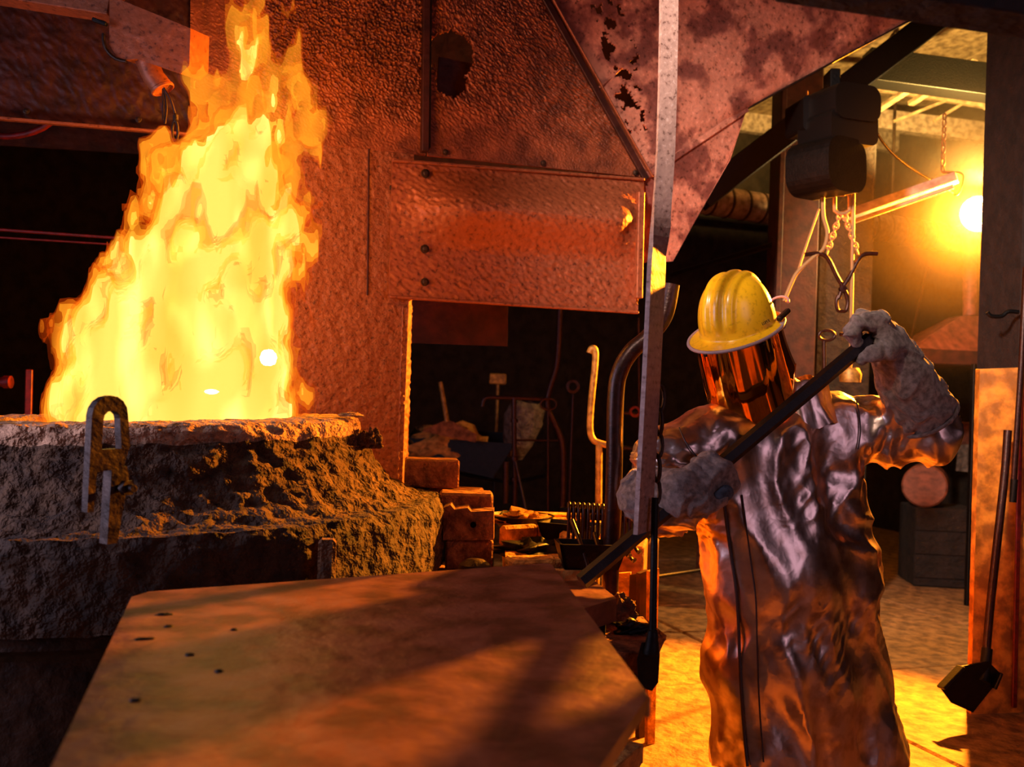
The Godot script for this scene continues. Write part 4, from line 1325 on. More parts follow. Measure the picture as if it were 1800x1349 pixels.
	tube(m, [P(1484, 395, 5.66), P(1676, 328, 5.36)], 0.013, 10)
	part("lamp_tube", m, mats["white_paint"], li)
	m = M.new()
	tube(m, smooth_path([P(1656, 303, 5.4), P(1688, 305, 5.4), P(1692, 318, 5.4), P(1684, 340, 5.4), P(1676, 342, 5.4)], 4), 0.007, 8)
	part("wire_hanger", m, mats["rope"], li)
	var lc := thing("fitting_chain", "rusty chain holding up the fluorescent fitting", "chain", P(1659, 310, 5.4))
	for i in 9:
		var o := MeshInstance3D.new()
		o.name = "link"; o.mesh = lme
		lc.add_child(o, true)
		o.transform = world_of(lc).affine_inverse() * Transform3D(cam_basis * Basis(Vector3.UP, (PI / 2) * (i % 2) + 0.4), P(1660 - i * 0.4, 206 + i * 11.4, 5.4))
	# small canopy hood and table at the back
	m = M.new()
	var kd := 6.4
	var k0 := P(1600, 612, kd); var k1 := P(1728, 618, kd); var k2 := P(1726, 556, kd + 0.25); var k3 := P(1690, 555, kd + 0.25)
	var can := thing("canopy_hood", "pinkish pyramid canopy hood at the back beside the post", "canopy hood", P(1665, 640, kd))
	plate(m, [k3, k2, k1, k0], CV(0, -0.01, -0.02))
	plate(m, [k3, k0, k0 + CV(0.05, 0, -0.6), k3 + CV(0, 0, -0.2)], CV(0.02, 0, 0))
	part("slope", m, mats["tank"], can)
	m = M.new()
	pbox(m, 1600, 614, 1730, 642, kd, 0.6, -19.0)
	part("skirt", m, mats["column_paint"], can)
	m = M.new()
	tube(m, [P(1706, 556, kd + 0.3), P(1704, 400, kd + 0.35), P(1703, 300, kd + 0.35)], 0.05, 14)
	part("flue", m, mats["tank"], can)
	m = M.new()
	bar(m, P(1712, 640, kd - 0.1), P(1708, 790, kd - 0.1), 0.03, 0.03)
	bar(m, P(1708, 790, kd - 0.1), Vector3(P(1708, 790, kd - 0.1).x, 0, P(1708, 790, kd - 0.1).z), 0.03, 0.03)
	part("post", m, mats["dark_steel"], can)
	m = M.new()
	tube(m, [P(1630, 470, 6.8), P(1600, 600, 6.5)], 0.008, 8)
	solo("slant_rod", m, mats["brown_pipe"], "thin slanting rod left of the canopy hood", "rod")
	var bt := thing("covered_bench", "low bench with a pale cloth hanging down, left of the board", "bench", Vector3(P(1690, 800, 7.9).x, 0, P(1690, 800, 7.9).z))
	m = M.new()
	pbox(m, 1640, 742, 1722, 782, 8.0, 0.6, -19.0)
	part("bench_top", m, mats["tank"], bt)
	m = M.new()
	var w0 := P(1684, 782, 7.88); var w1 := P(1724, 782, 7.88); var w2 := P(1722, 832, 7.88); var w3 := P(1680, 828, 7.88)
	sheet(m, 16, 10, func(u, v): return bil(w0, w1, w2, w3, u, v) + CV(0, 0, 0.01 * sin(u * 18.0) * v), CV(0, 0, -0.006))
	part("cloth", m, mats["ash"], bt)
	for x in [1648, 1716]:
		m = M.new()
		var g := P(x, 782, 8.2)
		bar(m, g, Vector3(g.x, 0, g.z), 0.05, 0.05)
		part("leg", m, mats["dark_steel"], bt)
	# cylinder on a crate
	m = M.new()
	var cy := P(1626, 853, 7.0)
	lathe(m, [[0.0001, -0.14], [0.15, -0.14], [0.15, 0.07], [0.138, 0.08], [0.0001, 0.08]], cy, CV(-0.45, 0.0, 0.9), 36)
	solo("round_tank", m, mats["tank"], "small reddish cylinder lying with its round end toward us", "cylinder")
	m = M.new()
	var ct := cy.y - 0.153
	var cb := Basis(Vector3.UP, deg_to_rad(-25))
	box(m, Vector3(P(1650, 930, 7.1).x, ct * 0.5, P(1650, 930, 7.1).z), Vector3(0.44, ct, 0.4), cb, 0.01)
	for i in 3:
		bar(m, Vector3(P(1650, 930, 7.1).x, ct * (0.2 + 0.3 * i), P(1650, 930, 7.1).z) + cb * Vector3(-0.22, 0, 0.205), Vector3(P(1650, 930, 7.1).x, ct * (0.2 + 0.3 * i), P(1650, 930, 7.1).z) + cb * Vector3(0.22, 0, 0.205), 0.02, 0.09)
	solo("crate", m, mats["post_wood"], "dark wooden crate carrying the small cylinder", "crate")
	# ring-ended rod by the pier
	m = M.new()
	var rg := []
	for i in 21:
		var an := TAU * i / 20.0
		rg.append(P(1453 + 14 * cos(an), 590 + 9 * sin(an), 4.6))
	tube(m, rg, 0.007, 8, false)
	tube(m, [P(1448, 600, 4.6), P(1449, 700, 4.6), Vector3(P(1449, 700, 4.6).x, 0, P(1449, 700, 4.6).z)], 0.009, 8)
	solo("ring_rod", m, mats["brown_pipe"], "upright rod with a ring end between the worker's helmet and raised glove", "rod")
	m = M.new()
	tube(m, [P(1476, 588, 4.9), P(1500, 588, 4.9)], 0.01, 8)
	solo("stub_pin", m, mats["brown_pipe"], "short level pin right of the ring-ended rod", "pin")

func build_right_post() -> void:
	var m := M.new()
	var d := 4.3
	var c := P(1830, 900, d + 0.15)
	box(m, Vector3(c.x, 2.25, c.z), Vector3(0.46, 4.5, 0.34), Basis(Vector3.UP, deg_to_rad(-14)), 0.012)
	struct("pillar", m, mats["post_wood"], "dark timber pillar at the right edge")
	m = M.new()
	tube(m, smooth_path([P(1735, 549, d - 0.06), P(1742, 556, d - 0.06), P(1760, 556, d - 0.06), P(1772, 548, d - 0.06), P(1790, 549, d - 0.06)], 4), 0.009, 8)
	solo("iron_hook", m, mats["black_iron"], "black iron hook strap spiked into the dark pillar above the board", "hook")
	# the board leaning on the pillar
	var t := thing("leaning_board", "tall orange-brown wooden board standing against the dark pillar", "board", on_y(1780, 1262, 0.0))
	m = M.new()
	var b0 := P(1722, 649, 4.16); var b1 := P(1900, 642, 4.05); var b2 := on_y(1890, 1250, 0.0); var b3 := on_y(1706, 1258, 0.0)
	sheet(m, 30, 80, func(u, v): return bil(b0, b1, b2, b3, u, v) + CV(0, 0, 0.002 * noise.get_noise_2d(u * 30, v * 40)), CV(0, 0, -0.04))
	part("panel", m, mats["board"], t)
	m = M.new()
	bar(m, P(1795, 652, 4.08), P(1795, 652, 4.08).lerp(on_y(1780, 1255, 0.0) + CV(0, 0, 0.01), 0.98), 0.02, 0.012, CV(0, 0, 1))
	part("batten", m, mats["red_paint_and_lit_edge"], t)
	# coal shovel leaning on the board
	var s := thing("coal_shovel", "coal shovel with a long shaft leaning on the orange-brown board", "shovel", on_y(1700, 1245, 0.0))
	m = M.new()
	tube(m, smooth_path([P(1771, 757, 4.02), P(1766, 830, 4.0), P(1753, 950, 3.97), P(1741, 1060, 3.95), P(1733, 1150, 3.92)], 6), 0.0165, 12)
	part("shaft", m, mats["brown_pipe"], s)
	m = M.new()
	tube(m, [P(1735, 1140, 3.92), P(1731, 1180, 3.9), P(1728, 1200, 3.88)], [0.021, 0.022, 0.026], 12)
	part("socket", m, mats["black_iron"], s)
	m = M.new()
	var bl := [[1718, 1166], [1738, 1164], [1756, 1182], [1744, 1210], [1710, 1253], [1672, 1236], [1653, 1210], [1690, 1172]]
	var pv := []
	for q in bl: pv.append(P(q[0], q[1], 3.86 + (q[0] - 1700) * 0.0006))
	plate(m, pv, CV(0.0, 0, -0.008))
	part("blade", m, mats["dark_steel"], s)
	m = M.new()
	bar(m, pv[7], pv[6], 0.012, 0.05, CV(0, 0, 1))
	part("blade_edge", m, mats["dark_steel"], s)
	m = M.new()
	bar(m, pv[2], pv[3], 0.012, 0.05, CV(0, 0, 1))
	part("blade_edge", m, mats["dark_steel"], s)
	var r := thing("black_tipped_rod", "long rod with a black tip standing at the right edge of the board", "rod", P(1779, 883, 3.98))
	m = M.new()
	tube(m, [P(1803, 470, 4.02), P(1795, 640, 4.0), P(1782, 845, 3.98)], 0.012, 10)
	part("rod_body", m, mats["brown_pipe"], r)
	m = M.new()
	tube(m, [P(1782.5, 843, 3.98), P(1780, 883, 3.98)], 0.014, 10)
	part("tip", m, mats["black_iron"], r)

func build_lamp() -> void:
	var p := P(1722, 375, LAMP_D)
	var aim := p + CV(-0.62, -0.27, 0.78) * 3.0
	var t := thing("work_lamp", "blazing warm work lamp on a stand beside the dark pillar", "lamp", Vector3(p.x, 0, p.z))
	var m := M.new()
	lump(m, p, Vector3(0.05, 0.05, 0.05), 5, 0.0, false)
	part("bulb", m, glow("bulb", Color(1.0, 0.80, 0.42), 30.0), t)
	m = M.new()
	var ax := (p - aim).normalized()
	lathe(m, [[0.10, -0.06], [0.085, 0.0], [0.06, 0.06], [0.03, 0.10], [0.0001, 0.10], [0.026, 0.094], [0.054, 0.056], [0.08, 0.0], [0.094, -0.055]], p + ax * 0.03, ax, 28)
	part("reflector", m, mats["pale_steel"], t)
	m = M.new()
	tube(m, [p + ax * 0.12, Vector3(p.x, p.y - 0.15, p.z) + ax * 0.14, Vector3(p.x, 0.0, p.z) + ax * 0.14], 0.012, 10)
	part("pole", m, mats["black_iron"], t)
	var o := SpotLight3D.new()
	o.name = "lamp_light"
	o.light_color = LAMP_COLOR; o.light_energy = LAMP_E; o.light_size = 0.05
	o.spot_angle = 47.0; o.spot_angle_attenuation = 0.35; o.spot_range = 25.0; o.spot_attenuation = 2.0; o.shadow_enabled = true
	add_child(o, true)
	o.look_at_from_position(p, aim, Vector3.UP)
	var sp := OmniLight3D.new()          # what leaks past the reflector
	sp.name = "lamp_spill"
	sp.position = p
	sp.light_color = Color(1.0, 0.82, 0.52); sp.light_energy = LAMP_SPILL; sp.light_size = 0.05
	sp.omni_range = 25.0; sp.omni_attenuation = 2.0; sp.shadow_enabled = true
	add_child(sp, true)
	var su := SpotLight3D.new()          # unseen source above the reflector, placed to light the roof boards
	su.name = "unseen_roof_light"
	su.light_color = Color(1.0, 0.80, 0.42); su.light_energy = 20.0; su.light_size = 0.05
	su.spot_angle = 52.0; su.spot_angle_attenuation = 0.5; su.spot_range = 25.0; su.spot_attenuation = 2.0; su.shadow_enabled = true
	add_child(su, true)
	var pu := p + Vector3(0, 0.17, 0) + ax * 0.10
	su.look_at_from_position(pu, pu + CV(-0.15, 0.75, -0.6), Vector3.RIGHT)
	# haze layers sized to draw the lamp's halo, lens glow included
	for q in [[0.34, 0.13], [0.62, 0.06], [1.0, 0.032], [1.6, 0.014], [2.4, 0.006]]:
		var fog := FogVolume.new()
		fog.name = numbered("halo_haze")
		fog.shape = RenderingServer.FOG_VOLUME_SHAPE_ELLIPSOID
		fog.size = Vector3(q[0], q[0] * 0.92, q[0])
		fog.position = p
		var fm := FogMaterial.new()
		fm.albedo = Color(0.95, 0.85, 0.7); fm.density = q[1]
		fog.material = fm
		add_child(fog, true)
		tag(fog, "thin haze layers sized to give the work lamp its halo and lens glow", "haze", "layers of haze round the lamp", "stuff")

func build_control_box() -> void:
	var d := 3.3
	var t := thing("burner_box", "rusty steel box with a nozzle hanging over the flame, top left", "burner box", P(262, 130, d))
	var m := M.new()
	plate(m, [P(193, -8, d), P(335, 50, d), P(333, 116, d), P(318, 130, d), P(241, 104, d), P(220, 106, d), P(204, 98, d), P(192, 78, d)], CV(0.02, 0.02, -0.14))
	part("box_body", m, mats["hood_sheet"], t)
	m = M.new()
	var arc := []
	for i in 9:
		var an := PI * (0.95 + 0.55 * i / 8.0)
		arc.append(P(222 + 40 * cos(an), 66 - 42 * sin(an), d - 0.01))
	tube(m, arc, 0.006, 8)
	part("edge_bead", m, mats["old_steel"], t)
	m = M.new()
	bar(m, P(-60, -30, 3.42), P(205, 12, 3.38), 0.10, 0.09)
	part("arm", m, mats["hood_sheet"], t)
	m = M.new()
	tube(m, [P(256, 100, d + 0.05), P(270, 135, d + 0.05), P(284, 153, d + 0.05)], [0.038, 0.036, 0.036], 18)
	lathe(m, [[0.036, 0.0], [0.040, 0.004], [0.040, 0.012], [0.036, 0.014]], P(284, 153, d + 0.05), P(284, 153, d) - P(256, 100, d), 18)
	part("nozzle", m, mats["hood_sheet"], t)
	m = M.new()
	box(m, P(176, 39, 3.27), Vector3(0.05, 0.012, 0.02), cam_basis * Basis(Vector3(0, 0, 1), -0.35), 0.003)
	part("latch", m, mats["black_iron"], t)
	var s := thing("wire_sling", "twisted wires with a snap hook dangling from the burner box nozzle", "sling", P(308, 250, d))
	for q in [[288, 155, 300, 175, 308, 200], [290, 157, 293, 190, 290, 218], [287, 157, 288, 195, 287, 212]]:
		m = M.new()
		tube(m, smooth_path([P(q[0], q[1], d), P(q[2], q[3], d), P(q[4], q[5], d)]), 0.004, 8)
		part("wire", m, mats["brown_pipe"], s)
	m = M.new()
	lathe(m, [[0.006, -0.012], [0.009, -0.008], [0.009, 0.008], [0.006, 0.012]], P(309, 207, d), Vector3.UP, 10)
	part("ferrule", m, mats["old_steel"], s)
	m = M.new()
	var hk := []
	for i in 15:
		var an := TAU * i / 14.0
		hk.append(P(308 + 5 * cos(an), 231 + 18 * sin(an), d))
	tube(m, hk, 0.0045, 8, false)
	part("snap_hook", m, mats["old_steel"], s)

# an unseen lamp, out of view: housing, stand and dim front behind its light
func unseen_soft_lamp(called: String, label: String, at: Vector3, to: Vector3, size: Vector2) -> void:
	var z := (at - to).normalized()
	var x := Vector3.UP.cross(z).normalized()
	var y := z.cross(x)
	var t := thing(called, label, "lamp", Vector3(at.x, 0, at.z) + z * 0.12)
	var m := M.new()
	plate(m, [at + x * size.x * 0.52 + y * size.y * 0.52 + z * 0.03, at - x * size.x * 0.52 + y * size.y * 0.52 + z * 0.03, at - x * size.x * 0.52 - y * size.y * 0.52 + z * 0.03, at + x * size.x * 0.52 - y * size.y * 0.52 + z * 0.03], z * 0.10)
	part("housing", m, mats["flat_black"], t)
	m = M.new()
	plate(m, [at + x * size.x * 0.5 + y * size.y * 0.5 + z * 0.015, at - x * size.x * 0.5 + y * size.y * 0.5 + z * 0.015, at - x * size.x * 0.5 - y * size.y * 0.5 + z * 0.015, at + x * size.x * 0.5 - y * size.y * 0.5 + z * 0.015], z * 0.012)
	part("diffuser", m, glow(called + "_glow", Color(0.9, 0.85, 1.0), 0.15), t)
	m = M.new()
	var f := at + z * 0.16
	tube(m, [f + Vector3(0, 0.1, 0), Vector3(f.x, 0, f.z)], 0.018, 10)
	part("stand", m, mats["flat_black"], t)

func ridge(p: Vector3, k := 2.0) -> float:
	var n := noise.get_noise_3dv(p)
	return pow(1.05 - sqrt(n * n + 0.0025), k)

func surf_at(m: M, px: float, py: float, lift := 0.0) -> Vector3:      # where that sight line first meets the mesh's vertices
	var r := ray(px, py).normalized()
	var best := Vector3.ZERO; var bd := 1e9
	for p in m.v:
		var q := p - EYE
		var t := q.dot(r)
		if (q - r * t).length_squared() < 0.00025 and t < bd:
			bd = t; best = EYE + r * t
	return best - r * lift

func build_worker() -> void:
	var t := thing("person", "worker in a silver heat coat, yellow helmet and gold visor holding a long rod", "person", Vector3(P(1400, 900, 3.02).x, 0, P(1400, 900, 3.02).z))
	var m := M.new()
	# ---- frame of the head
	var f := CV(-0.58, -0.40, 0.71).normalized()
	var u := (cam_basis.y - f * f.dot(cam_basis.y)).normalized()
	var s := f.cross(u)
	var hc := P(1297, 574, 2.92)                      # middle of the helmet's brim
	var H := func(x: float, y: float, z: float) -> Vector3: return hc + s * x + u * y + f * z
	# ---- the body under the clothes: one surface from the head to the boots
	var neck := P(1375, 700, 3.03)
	var hip := P(1410, 1080, 3.06)
	var gnd := func(p: Vector3, y: float) -> Vector3: return Vector3(p.x, y, p.z)
	var kneeR := P(1370, 1330, 3.0); var kneeL := P(1470, 1330, 3.1)
	var fR: Vector3 = gnd.call(kneeR, 0.07); var fL: Vector3 = gnd.call(kneeL, 0.07)
	var toe := CV(-0.16, 0, 0.12)
	toe.y = -0.015
	var shR := P(1250, 772, 2.92); var shL := P(1468, 745, 3.1)
	var elR := P(1158, 876, 2.84); var elL := P(1632, 766, 3.0)
	var wrR := P(1185, 868, 2.74); var wrL := P(1580, 645, 2.92)
	var body := [[H.call(0, 0.02, -0.02), 0.085, H.call(0, -0.06, 0.0), 0.078], [H.call(0, -0.06, 0.02), 0.07, H.call(0, -0.12, 0.05), 0.045], [H.call(0, -0.06, -0.02), 0.055, neck, 0.06], [neck, 0.055, hip + CV(0, 0, -0.03), 0.08], [shR, 0.045, shL, 0.045],
		[shR, 0.058, elR, 0.046], [elR, 0.046, wrR, 0.034], [shL, 0.058, elL, 0.046], [elL, 0.046, wrL, 0.034], [hip, 0.085, kneeR, 0.07], [kneeR, 0.07, fR, 0.055], [fR, 0.055, fR + toe, 0.045], [hip, 0.085, kneeL, 0.07], [kneeL, 0.07, fL, 0.055], [fL, 0.055, fL + toe, 0.045],
		[H.call(0, -0.045, 0.075), 0.018, H.call(0, -0.07, 0.095), 0.014, 0.015], [H.call(0.075, -0.05, 0), 0.02, H.call(0.078, -0.08, 0.0), 0.014, 0.012], [H.call(-0.075, -0.05, 0), 0.02, H.call(-0.078, -0.08, 0.0), 0.014, 0.012]]
	nets(m, body, 0.05, 0.018)
	part("body", m, mats["skin"], t)
	# ---- the coat
	m = M.new()
	var tR0 := P(1268, 790, 2.93); var tR1 := P(1335, 1010, 2.95); var tR2 := P(1338, 1180, 2.95); var tR3 := P(1346, 1420, 2.94)
	var tL0 := P(1450, 765, 3.09); var tL1 := P(1448, 1000, 3.08); var tL2 := P(1462, 1180, 3.08); var tL3 := P(1492, 1440, 3.10)
	tR3.y = 0.16; tL3.y = 0.16
	var coat := [[tR0, 0.115, tR1, 0.145], [tR1, 0.145, tR2, 0.155], [tR2, 0.155, tR3, 0.172], [tL0, 0.115, tL1, 0.15], [tL1, 0.15, tL2, 0.15], [tL2, 0.15, tL3, 0.170], [tR0, 0.10, tL0, 0.11], [P(1352, 795, 2.98), 0.125, P(1388, 1010, 2.99), 0.152], [P(1388, 1010, 2.99), 0.152, P(1400, 1210, 3.0), 0.155], [P(1400, 1210, 3.0), 0.155, P(1418, 1400, 3.02), 0.16], [tR0.lerp(tL0, 0.55) + Vector3(0, 0.06, 0), 0.09, neck + CV(0.01, -0.02, 0.0), 0.085],
		[P(1240, 768, 2.92), 0.095, P(1180, 815, 2.87), 0.098], [P(1180, 815, 2.87), 0.098, P(1160, 880, 2.83), 0.092], [P(1160, 880, 2.83), 0.09, P(1190, 892, 2.72), 0.072],
		[P(1478, 742, 3.1), 0.092, P(1560, 760, 3.06), 0.090], [P(1560, 762, 3.06), 0.088, P(1634, 766, 3.0), 0.078], [P(1634, 764, 3.0), 0.082, P(1606, 700, 2.95), 0.075]]
	var cR := P(1158, 875, 2.83); var cL := P(1590, 760, 3.02)
	var mid := P(1400, 900, 3.0)
	var front := CV(-0.75, 0, 0.66)
	nets(m, coat, 0.055, 0.0105, func(p: Vector3, n: Vector3) -> Vector3:
		var onR := smoothstep(0.26, 0.12, p.distance_to(cR)); var onL := smoothstep(0.30, 0.16, p.distance_to(cL))
		var arm := maxf(onR, onL)
		var body_w := 1.0 - arm
		var low := smoothstep(1.15, 0.5, p.y)
		var q := Vector3(p.x * 3.8, p.y * (0.95 - 0.4 * low), p.z * 3.8)
		q += Vector3(1, 0.3, 1) * noise.get_noise_3dv(p * 1.6) * 0.8
		var dd := body_w * (0.019 + 0.008 * low) * (ridge(q, 1.7) - 0.6)
		dd += body_w * 0.007 * (ridge(Vector3(p.x * 8.0 + p.y * 3.0, p.y * 3.2, p.z * 8.0), 1.6) - 0.6)
		dd += body_w * 0.006 * (ridge(Vector3(p.x * 15.0 - p.y * 7.0, p.y * 7.0, p.z * 15.0 + p.y * 5.0), 1.8) - 0.6) * smoothstep(-0.1, 0.4, noise.get_noise_3dv(p * 2.7 + Vector3(9, 0, 0)))
		var ax := (p - cL).dot(CV(0.96, -0.1, -0.2)) if onL > onR else (p - cR).dot(CV(-0.5, -0.7, -0.2))
		var w := noise.get_noise_3dv(p * 5.0) * 0.10
		dd += arm * 0.024 * (ridge(Vector3(ax * 11.0 + w * 8.0, p.y * 3.0, p.z * 3.0), 1.7) - 0.6)
		dd += arm * 0.008 * (ridge(p * 9.0 + Vector3(7, 0, 0), 1.7) - 0.6)
		return n * dd, func(p: Vector3, d: float) -> float: return maxf(d, 0.165 - p.y))
	var coat_m := m
	var coat_o := part("coat", m, mats["foil"], t, "long crinkled silver heat-reflecting coat")
	for q in [["front_seam", [[1268, 845], [1272, 880], [1278, 930], [1286, 985], [1294, 1040], [1298, 1100], [1300, 1160], [1303, 1220], [1308, 1290], [1314, 1348]], 0.0045], ["stitch_line", [[1304, 870], [1312, 930], [1320, 990], [1328, 1050], [1330, 1110], [1332, 1180], [1336, 1260], [1342, 1340]], 0.0022], ["shoulder_seam", [[1194, 752], [1204, 775], [1222, 800], [1240, 822]], 0.0022], ["shoulder_seam", [[1505, 705], [1510, 730], [1512, 760], [1508, 790]], 0.0022]]:
		var pts := []
		for e in q[1]:
			var h := surf_at(coat_m, e[0], e[1], 0.001)
			if h.distance_to(EYE) > 1.0: pts.append(h)
		if pts.size() > 2:
			m = M.new()
			tube(m, smooth_path(pts, 5), q[2], 6)
			part(q[0], m, mats["seam"], coat_o)
	# a standing collar round the neck
	m = M.new()
	var nk := P(1392, 712, 3.04)
	lathe(m, [[0.135, -0.06], [0.118, 0.0], [0.112, 0.05], [0.108, 0.075], [0.10, 0.075], [0.106, 0.04]], nk, CV(-0.12, 1, 0.05), 48, 0.016)
	part("collar", m, mats["foil"], coat_o)
	# ---- helmet
	m = M.new()
	var hw := 0.108; var hl := 0.128; var hh := 0.158
	sheet(m, 160, 64, func(uu: float, v: float) -> Vector3:
		var th := TAU * uu
		var phi := PI * 0.5 * (1.0 - minf(v / 0.84, 1.0))
		var cr := pow(cos(phi), 0.82); var sy := pow(sin(phi), 0.92)
		var x := cos(th) * hw * cr; var z := sin(th) * hl * cr
		var y := hh * sy
		var n := Vector3(x / (hw * hw), y / (hh * hh), z / (hl * hl)).normalized()
		var b := 0.0
		for c in [-0.036, 0.0, 0.036]:
			b += exp(-pow((x - c) / 0.0125, 4.0))
		b *= smoothstep(0.015, 0.045, y)
		var p := Vector3(x, y, z) + n * 0.0082 * b
		if v > 0.84:
			var k := (v - 0.84) / 0.16
			var fw := 0.5 + 0.5 * sin(th)
			var wd := lerpf(0.020, 0.052, fw * fw)
			p += Vector3(cos(th) * wd * k * 0.8, -0.012 * k * (1.0 - 0.4 * k), sin(th) * wd * k)
		return H.call(p.x, p.y, p.z))
	var hel := part("helmet", m, mats["helmet_yellow"], t, "ribbed yellow safety helmet")
	m = M.new()
	var rim := []
	for i in 73:
		var th := TAU * i / 72.0
		var fw := 0.5 + 0.5 * sin(th)
		var wd := lerpf(0.020, 0.052, fw * fw) + 0.002
		rim.append(H.call(cos(th) * (hw + wd * 0.8), -0.009, sin(th) * (hl + wd)))
	tube(m, rim, 0.0052, 8, false)
	part("brim_trim", m, mats["trim_rubber"], hel)
	# small black print on the shell, and the fittings that carry the visor
	var tm := TextMesh.new()
	var fo := SystemFont.new()
	fo.font_names = PackedStringArray(["Droid Sans"])
	tm.font = fo
	tm.text = "LUPEX"; tm.font_size = 16; tm.pixel_size = 0.0007; tm.depth = 0.0012
	tm.material = mats["black_print"]
	var txt := MeshInstance3D.new()
	txt.name = "printed_mark"; txt.mesh = tm
	hel.add_child(txt, true)
	var tn := (s * -0.92 + f * 0.30 + u * 0.25).normalized()
	var tx := u.cross(tn).normalized()
	txt.transform = world_of(hel).affine_inverse() * Transform3D(Basis(tx, tn.cross(tx), tn), H.call(-0.107, 0.022, 0.036))
	for q in [[-0.118, 0.012, -0.060], [0.118, 0.012, -0.060]]:
		m = M.new()
		box(m, H.call(q[0], q[1] - 0.004, q[2]), Vector3(0.016, 0.016, 0.075), Basis(s, u, -f), 0.004)
		part("visor_bracket", m, mats["old_steel"], hel)
		m = M.new()
		lathe(m, [[0.011, 0.0], [0.011, 0.008], [0.008, 0.012], [0.0001, 0.012]], H.call(q[0] * 1.0, q[1] - 0.026, q[2] + 0.030), s * signf(q[0]), 14)
		part("knob", m, mats["trim_rubber"], hel)
	m = M.new()
	var clip := []
	for i in 9:
		var an := PI * i / 8.0
		clip.append(H.call(-0.075 + 0.03 * cos(an), 0.02 + 0.012 * sin(an), -0.135 - 0.022 * sin(an)))
	tube(m, clip, 0.004, 8)
	part("rear_clip", m, mats["trim_rubber"], hel)
	# ---- visor
	var vis := func(a: float, v: float, grow := 0.0) -> Vector3:
		var aa := absf(a)
		var ln := 0.292 - 0.10 * smoothstep(deg_to_rad(30), deg_to_rad(100), aa) - 0.05 * smoothstep(deg_to_rad(80), deg_to_rad(104), aa)
		var y := -0.008 - ln * v
		var k := 1.0 + 0.06 * v
		var back := -0.028 * v * v
		var wv := 0.0016 * noise.get_noise_2d(a * 5.0, 3.0 + v * 0.4) + 0.0007 * noise.get_noise_2d(a * 16.0, 7.0 + v * 0.5)
		return H.call(-sin(a) * (0.122 * k + grow + wv), y, cos(a) * (0.158 * k + grow + wv) + back)
	m = M.new()
	sheet(m, 90, 30, func(uu: float, v: float) -> Vector3: return vis.call(deg_to_rad(lerpf(-104, 104, uu)), v), f * -0.0015)
	var vo := part("visor", m, mats["visor_gold"], t, "gold mirrored face visor")
	m = M.new()
	var ed := []
	for i in 41: ed.append(vis.call(deg_to_rad(lerpf(-104, 104, i / 40.0)), 1.0))
	tube(m, ed, 0.0028, 8)
	part("visor_edge", m, mats["visor_edge"], vo)
	m = M.new()
	sheet(m, 50, 3, func(uu: float, v: float) -> Vector3: return vis.call(deg_to_rad(lerpf(-14, 22, uu)), 0.88 + 0.06 * v, 0.0022 + 0.002 * sin(PI * v)), f * -0.001)
	part("lower_band", m, mats["visor_edge"], vo)
	for a in [-18.0, 62.0]:
		m = M.new()
		lathe(m, [[0.006, 0.0], [0.006, 0.003], [0.0001, 0.004]], vis.call(deg_to_rad(a), 0.07, 0.001), (f * cos(deg_to_rad(a)) - s * sin(deg_to_rad(a))), 12)
		part("rivet", m, mats["black_iron"], vo)
	# ---- the rod
	var r0 := P(1022, 1023, 2.58); var r1 := P(1530, 596, 2.86)
	var ra := (r1 - r0).normalized()
	m = M.new()
	var hx := side_of(ra); var hy := ra.cross(hx)
	var hex := []
	for i in 6:
		var an := TAU * (i + 0.2) / 6.0
		hex.append(r0 + (hx * cos(an) + hy * sin(an)) * 0.0215)
	plate(m, hex, r1 - r0)
	var rod := part("hex_rod", m, mats["rod_steel"])
	tag(rod, "long dark hexagonal steel rod held across the worker's chest in both gloves", "rod")
	# ---- gloves
	var glove := func(called: String, bones: Array, axis: Vector3, amp: float, label: String) -> MeshInstance3D:
		var g := M.new()
		nets(g, bones, 0.018, 0.0048, func(p: Vector3, n: Vector3) -> Vector3:
			var w := noise.get_noise_3dv(p * 11.0)
			var a := p.dot(axis) * 12.0 + w * 0.8
			return n * (amp * (ridge(Vector3(a, p.y * 5.0, p.z * 5.0), 1.8) - 0.6) + 0.001 * noise.get_noise_3dv(p * 40.0)))
		return part(called, g, mats["glove_cloth"], t, label)
	var on := func(x: float) -> Vector3: return r0.lerp(r1, (x - 1022.0) / 508.0)      # a point of the rod's axis under that picture column
	var tow := CV(0, 0, 1)
	var perp := (CV(0.63, 0.77, 0) - ra * ra.dot(CV(0.63, 0.77, 0))).normalized()      # up and to the right, across the rod
	var sight := perp.cross(ra).normalized()
	if sight.dot(tow) < 0.0: sight = -sight
	# right hand, low: its back towards us, fingers round the far side, thumb along the coat
	var gb := [[P(1132, 872, 2.78), 0.074, P(1165, 866, 2.72), 0.066, 0.03], [P(1165, 866, 2.72), 0.064, P(1200, 862, 2.66), 0.052, 0.03]]
	for i in 4:
		var c: Vector3 = on.call(1246.0 - i * 15.0)
		var knu: Vector3 = c + sight * 0.040 + perp * (0.008 - 0.002 * i)
		gb.append([P(1188, 858 + i * 8, 2.655), 0.034, knu - perp * 0.03 + sight * 0.004, 0.030, 0.03])
		gb.append([knu - perp * 0.03 + sight * 0.004, 0.028, knu + perp * 0.022 - sight * 0.004, 0.0215, 0.012])
		gb.append([knu + perp * 0.022 - sight * 0.004, 0.0205, c + perp * 0.043 - sight * 0.012, 0.0185, 0.008])
		gb.append([c + perp * 0.043 - sight * 0.012, 0.0185, c + perp * 0.014 - sight * 0.043, 0.0165, 0.006])
	gb.append([P(1205, 885, 2.64), 0.034, P(1240, 888, 2.625), 0.026, 0.02])
	gb.append([P(1240, 888, 2.625), 0.025, P(1266, 876, 2.63), 0.0205, 0.012])
